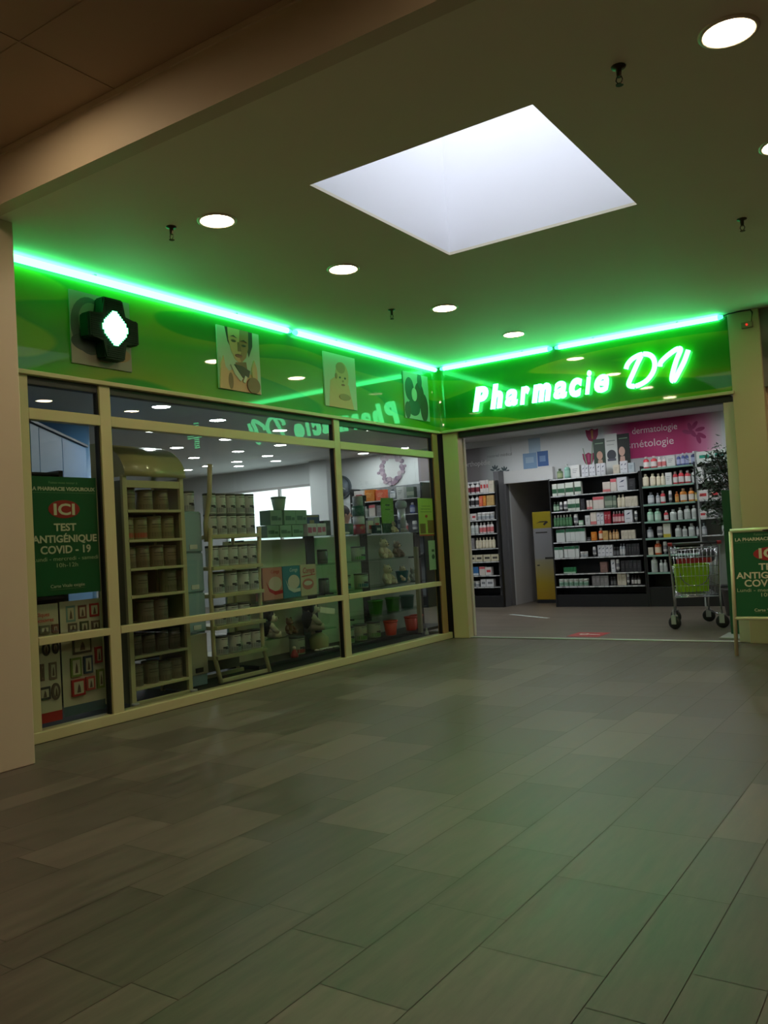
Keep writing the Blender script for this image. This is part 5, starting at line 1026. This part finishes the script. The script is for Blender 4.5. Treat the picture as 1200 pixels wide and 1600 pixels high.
t = thing('lime_bag', 'lime green carrier with grey handle inside the shopping trolley', 'bag', intr(0, .26, .432), .34)
q = MB(); a0 = [(-.20, -.14), (.15, -.14), (.15, .14), (-.20, .14)]; a1 = [(-.215, -.17), (.17, -.17), (.17, .17), (-.215, .17)]
lo = [q.v(x, y, 0) for x, y in a0]; hi = [q.v(x, y, .33) for x, y in a1]; q._f(lo[::-1])
for i in range(4): q._f([lo[i], lo[(i + 1) % 4], hi[(i + 1) % 4], hi[i]])
inn = [q.v(x * .96, y * .96, .33) for x, y in a1]; lin_ = [q.v(x * .95, y * .95, .012) for x, y in a0]
for i in range(4): q._f([hi[i], hi[(i + 1) % 4], inn[(i + 1) % 4], inn[i]]); q._f([inn[i], inn[(i + 1) % 4], lin_[(i + 1) % 4], lin_[i]])
q._f(lin_); q.obj('bag', M((150, 196, 24), .45), t)
q = MB(); q.tube([(.17 * math.cos(PI * i / 12), -.176, .24 - .17 * math.sin(PI * i / 12)) for i in range(13)], .006, 6); q.obj('handle', M((110, 112, 108), .5), t)
t = thing('dark_handbag', 'dark handbag hanging at the trolley seat', 'handbag', intr(.17, .12, .775), .34)
q = MB(); q.ball((0, 0, .085), .09, 14, 10, 1.0, .6, .95); q.obj('bag', M((52, 52, 56), .5), t); q = MB(); q.tube([(.06 * math.cos(PI * i / 10), 0, .15 + .09 * math.sin(PI * i / 10)) for i in range(11)], .007, 6); q.obj('strap', M((90, 90, 94), .5), t)
t = MB(); 
for i in range(5): t.ball((ry.uniform(-.08, .08), ry.uniform(-.05, .05), .03), .05, 10, 7, 1.2, 1, .6)
o = t.obj('folded_scarf', M((120, 124, 128), .8), None, intr(-.02, .34, .765), .34); tag(o, 'grey folded cloth lying over the lime carrier in trolley', 'cloth')

# ================================================================== floor marks and small fittings
t = thing('floor_sticker', 'red floor sticker with white marks at the entrance', 'floor sticker', (1.62, .5, .0))
q = MB(); q.bbox(-.2, .2, -.2, .2, 0, .003, .001); q.obj('sheet', M((168, 36, 36), .45), t); q = MB(); q.lathe([(.06, .0032), (.03, .0036)], -.06, .02, 20, cap=False); q.obj('printed_ring', WHITE, t); q = MB(); q.box(.01, .14, -.02, .02, .0032, .0037); q.obj('printed_bar', WHITE, t)
t = MB(); t.T = Matrix.Translation((-.09, 2.57, 0)) @ Matrix.Rotation(math.atan2(-.54, .88), 4, 'Z'); t.box(-.5, .5, -.03, .03, .0005, .002); o = t.obj('floor_strip', M((190, 204, 196), .5)); tag(o, 'pale strip on the shop floor before the doorway', 'tape')  # thin pale strip laid flat on the floor
t = thing('alarm_box', 'small alarm box with red light on the entrance pillar', 'alarm', (3.72, -.02, 3.24))
q = MB(); q.bbox(-.055, .055, -.04, 0, -.03, .03, .006); q.obj('casing', M((150, 140, 110), .5), t); q = MB(); q.lathe([(.012, 0), (.012, .006)], 0, 0, 12); me = q.mesh('indicator', emis('red_indicator', (1, .06, .03), .8)); me.transform(Matrix.Translation((0, -.04, 0)) @ Matrix.Rotation(PI / 2, 4, 'X')); put('indicator', me, t)
t = MB(); t.tube([Vector(p) for p in ((3.50, -.055, 3.37), (3.55, -.05, 3.385), (3.66, -.032, 3.393), (3.76, -.03, 3.39), (3.775, -.028, 3.36), (3.76, -.026, 3.27), (3.73, -.03, 3.265))], .006, 6); o = t.obj('neon_cable', BLACK); tag(o, 'black cable from the neon tube end to the alarm box', 'cable')
sp0 = None
for x, y, lab in ((4.19, -5.38, 'sprinkler head nearest the top right downlight'), (1.2, -5.42, 'sprinkler head left of the first downlight'), (1.13, -2.68, 'sprinkler head between third and fourth downlights'), (4.23, -2.83, 'sprinkler head right of the skylight near the edge')):
    if sp0 is None:
        sp0 = thing('sprinkler', lab, 'sprinkler', (x, y, CEIL), 0, 'sprinkler heads in the mall ceiling'); DB = M((70, 62, 46), .4, .6)
        q = MB(); q.lathe([(.035, 0), (.033, -.006), (.014, -.012), (.011, -.045), (.012, -.05)], n=16); q.obj('body', DB, sp0)
        q = MB()
        for s in (-1, 1): q.tube([(s * .010, 0, -.048), (s * .016, 0, -.065), (s * .004, 0, -.085)], .003, 6)
        q.obj('yoke', DB, sp0); q = MB(); q.lathe([(.018, -.085), (.018, -.089)], n=14); q.obj('deflector', DB, sp0)
    else: dup(sp0, (x, y, CEIL), lab)
